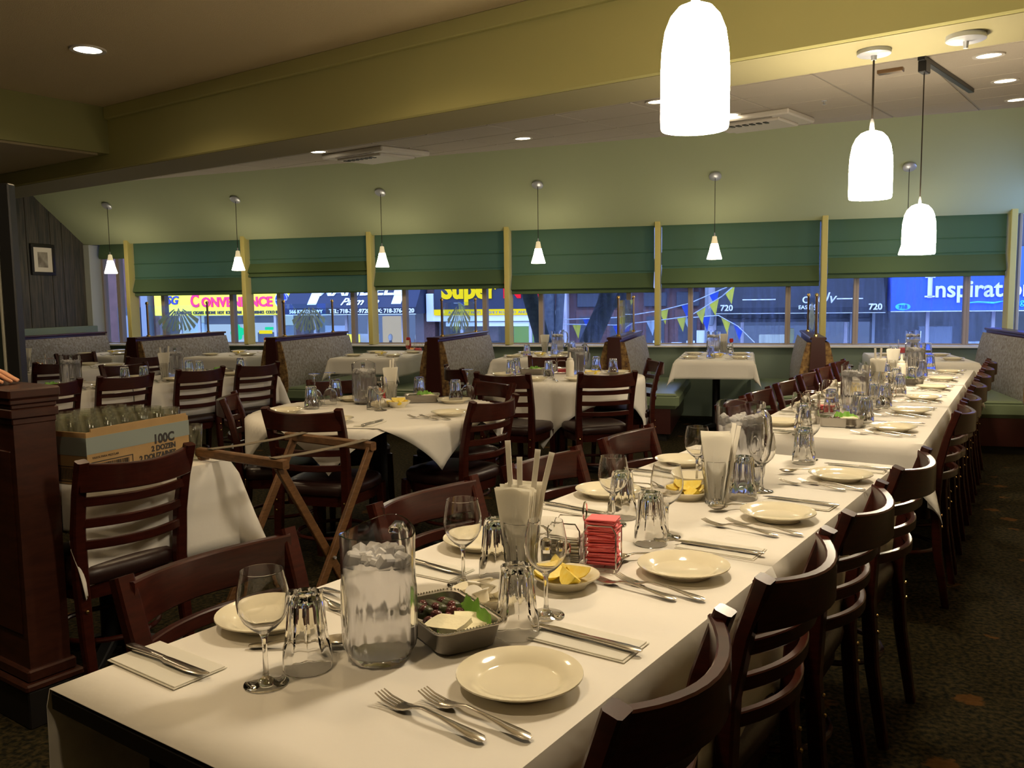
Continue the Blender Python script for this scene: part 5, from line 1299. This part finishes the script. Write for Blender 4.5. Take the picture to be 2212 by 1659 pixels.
clutter(o, [(-1.0, -1.0, .9, .55, 'dark_front', 'racks'), (-.55, -.3, .9, .45, 'shop_light', 'lit_wall'), (-.1, -.2, .25, .55, 'sign_yellow_side', 'hanging'), (.25, -1.0, .6, 1.0, 'shutter_grey', 'racks'), (1.0, -1.0, .35, .6, 'paper_white', 'gown_box')])
MB().box(.38, .68, -.02, .03, -.18, .08).build('sale_card', 'neon_pink', o); word(o, '50', .22, .53, -.13, 'ink', y=-.04, bold=.005)
for x in (1.6, 2.2): MB().box(x-.04, x+.04, -.05, .12, GZ, .8).build('door_post', 'shutter_grey', o)
# blue awning
o = ext('blue_awning', 'royal blue shop awning with pale lettering and number 718', 'awning', 6.6)
MB().box(-2.72, 3.6, -.5, .2, .86, 2.6, .01).build('canvas', 'royal_blue', o); MB().box(-2.72, 3.6, -.53, -.49, .84, .862).build('piping', 'white_letter', o)
word(o, 'I', .80, -1.72, 1.25, 'white_letter', y=-.54, bold=.02); word(o, 'nspiration', .66, -1.60, 1.25, 'white_letter', y=-.54, bold=.012, ax='LEFT', xs=.94)
for x, w_, h_ in ((-1.72, .13, .045), ): MB().box(x-w_, x+w_, -.56, -.53, 1.245, 1.245+h_).box(x-w_, x+w_, -.56, -.53, 1.79, 1.79+h_).build('serif', 'white_letter', o)
word(o, 'Lingerie Shapewear', .24, .26, 1.02, 'aqua', y=-.54, ax='LEFT')
MB().tube([(-.9, -.55, 1.06), (-.5, -.55, 1.10), (-.1, -.55, 1.07), (.2, -.55, 1.13)], [.005, .028, .03, .004], 6).build('wave_mark', 'aqua', o)
MB().lathe([(.001, 0), (.20, 0), (.20, .02), (.001, .02)], 20, cap=False, M=Matrix.Translation((-2.4, -.5, .985)) @ Matrix.Rotation(pi/2, 4, 'X') @ Matrix.Diagonal((1, .5, 1, 1))).build('number_oval', 'aqua', o); word(o, '718', .15, -2.4, .935, 'royal_blue', y=-.54, bold=.004)
o = shopfront(3.9, 9.8, 'dark shuttered shop front under the blue awning', 'dark_front', (-1.9, -.2, 1.2))
clutter(o, [(-.45, -1.0, .6, .95, 'paper_white', 'slatted_board'), (-1.6, -1.0, .9, 1.4, 'shutter_grey', 'display'), (.8, -1.0, .9, 1.1, 'dark_front', 'display'), (2.0, -1.0, 1.0, 1.5, 'shutter_grey', 'display')])
# pole between the shops
o = thing('street_lamp', 'thin grey street pole before the pale pilaster', 'pole', W(-1.15, 24.5, GZ)); MB().tube([(0, 0, 0), (0, 0, 8)], .05, 8).build('pole', 'shutter_grey', o)
# trees
def tree(label, base, stems, m_, trunk):
    o = thing('street_tree', label, 'tree', W(base[0], base[1], GZ), WA)
    MB().tube([(0, 0, 0), (.02, 0, trunk*.5), (0, 0, trunk)], [.26, .20, .19], 12).build('trunk', m_, o)
    for st_ in stems:
        MB().tube([(x, y, z) for x, y, z, r in st_], [r for x, y, z, r in st_], 12).build('stem', m_, o)
tree('mossy dark tree forking into two leaning stems close to the glass', (-2.83, 13.6), [[(0, 0, 1.3, .17), (-.20, 0, 1.85, .16), (-.42, .0, 2.45, .13), (-.63, .1, 3.1, .13), (-.95, .2, 4.6, .11), (-1.3, .3, 7, .07)], [(0, 0, 1.3, .17), (.16, 0, 1.8, .16), (.36, .0, 2.4, .155), (.62, -.05, 2.95, .15), (.78, -.1, 3.5, .13), (1.0, 0, 6.5, .08)], [(.66, -.05, 2.95, .10), (1.0, 0, 3.25, .085), (1.6, .1, 3.8, .07), (2.6, .2, 5.5, .05)]], 'bark', 1.5)
tree('grey tree with upright stems behind the leaning one', (-4.08, 18.0), [[(0, 0, 1.5, .12), (-.08, 0, 2.2, .16), (-.10, 0, 3.2, .16), (-.3, 0, 7, .1)], [(0, 0, 1.5, .10), (.13, 0, 2.3, .09), (.20, 0, 3.3, .09), (.5, 0, 7, .06)]], 'bark_grey', 1.8)
# pennant strings
def bunting(label, pts, v, flags):
    o = thing('pennant_string', label, 'bunting', W(pts[0][0], v, pts[0][1]), WA, 'pennant strings')
    b0 = pts[0]; MB().tube([(u-b0[0], 0, z-b0[1]) for u, z in pts], .010, 5).build('string', 'string', o)
    for u, col in flags:
        for (ua, za), (ub, zb) in zip(pts, pts[1:]):
            if ua <= u <= ub:
                z = za+(zb-za)*(u-ua)/(ub-ua)-b0[1]; x = u-b0[0]; sl = (zb-za)/(ub-ua)
                MB().add([(x-.085, 0, z-.085*sl), (x+.085, 0, z+.085*sl), (x+.03, .01, z-.27), (x-.085, .004, z-.085*sl), (x+.085, .004, z+.085*sl), (x+.03, .014, z-.27)], [(0, 2, 1), (3, 4, 5), (0, 1, 4, 3), (1, 2, 5, 4), (2, 0, 3, 5)]).build('pennant', 'flag_' + col, o, smooth=0)
bunting('upper string of yellow and blue pennants across the street', [(-3.4, .95), (-2.4, .98), (-1.55, 1.11), (-1.05, 1.233), (-.36, 1.53), (.4, 2.0)], 16.0, [(-2.95, 'blue'), (-2.30, 'yellow'), (-1.52, 'yellow'), (-1.12, 'blue'), (-.62, 'blue')])
bunting('lower string of yellow and blue pennants across the street', [(-3.4, .86), (-2.41, .84), (-1.64, .92), (-1.05, .997), (-.48, 1.352), (-.2, 1.6)], 16.0, [(-3.15, 'yellow'), (-2.38, 'blue'), (-2.25, 'blue'), (-1.75, 'pale'), (-1.2, 'yellow'), (-.85, 'yellow'), (-.62, 'yellow'), (-.34, 'yellow')])
bunting('drooping pennant string in front of the brown doors', [(-1.35, .95), (-.95, .97), (-.55, 1.0), (-.2, .8), (.1, .5)], 16.3, [(-1.1, 'pale'), (-.78, 'blue'), (-.42, 'yellow'), (-.2, 'blue')])
# parked car
o = thing('parked_car', 'grey parked car in front of the menswear shop', 'car', W(-10.9, 22.0, GZ), WA)
prof = [(-2.1, .30), (-2.1, .75), (-1.5, .98), (-.9, 1.48), (.5, 1.52), (1.2, 1.05), (2.05, .92), (2.15, .35)]
MB().rings([[(x, y_, z) for x, z in prof] for y_ in (-.85, .85)]).build('body', 'car_paint', o, smooth=30)
MB().rings([[(x, y_, z) for x, z in ((-1.30, 1.02), (-.82, 1.40), (.42, 1.43), (1.0, 1.05))] for y_ in (-.862, .862)]).build('side_glass', 'car_glass', o)
for x in (-1.35, 1.35):
    for y_ in (-.88, .70): MB().lathe([(.001, 0), (.20, 0), (.32, .02), (.33, .16), (.001, .18)], 18, cap=False, M=Matrix.Translation((x, y_+.18, .33)) @ Matrix.Rotation(pi/2, 4, 'X')).build('wheel', 'rubber', o)
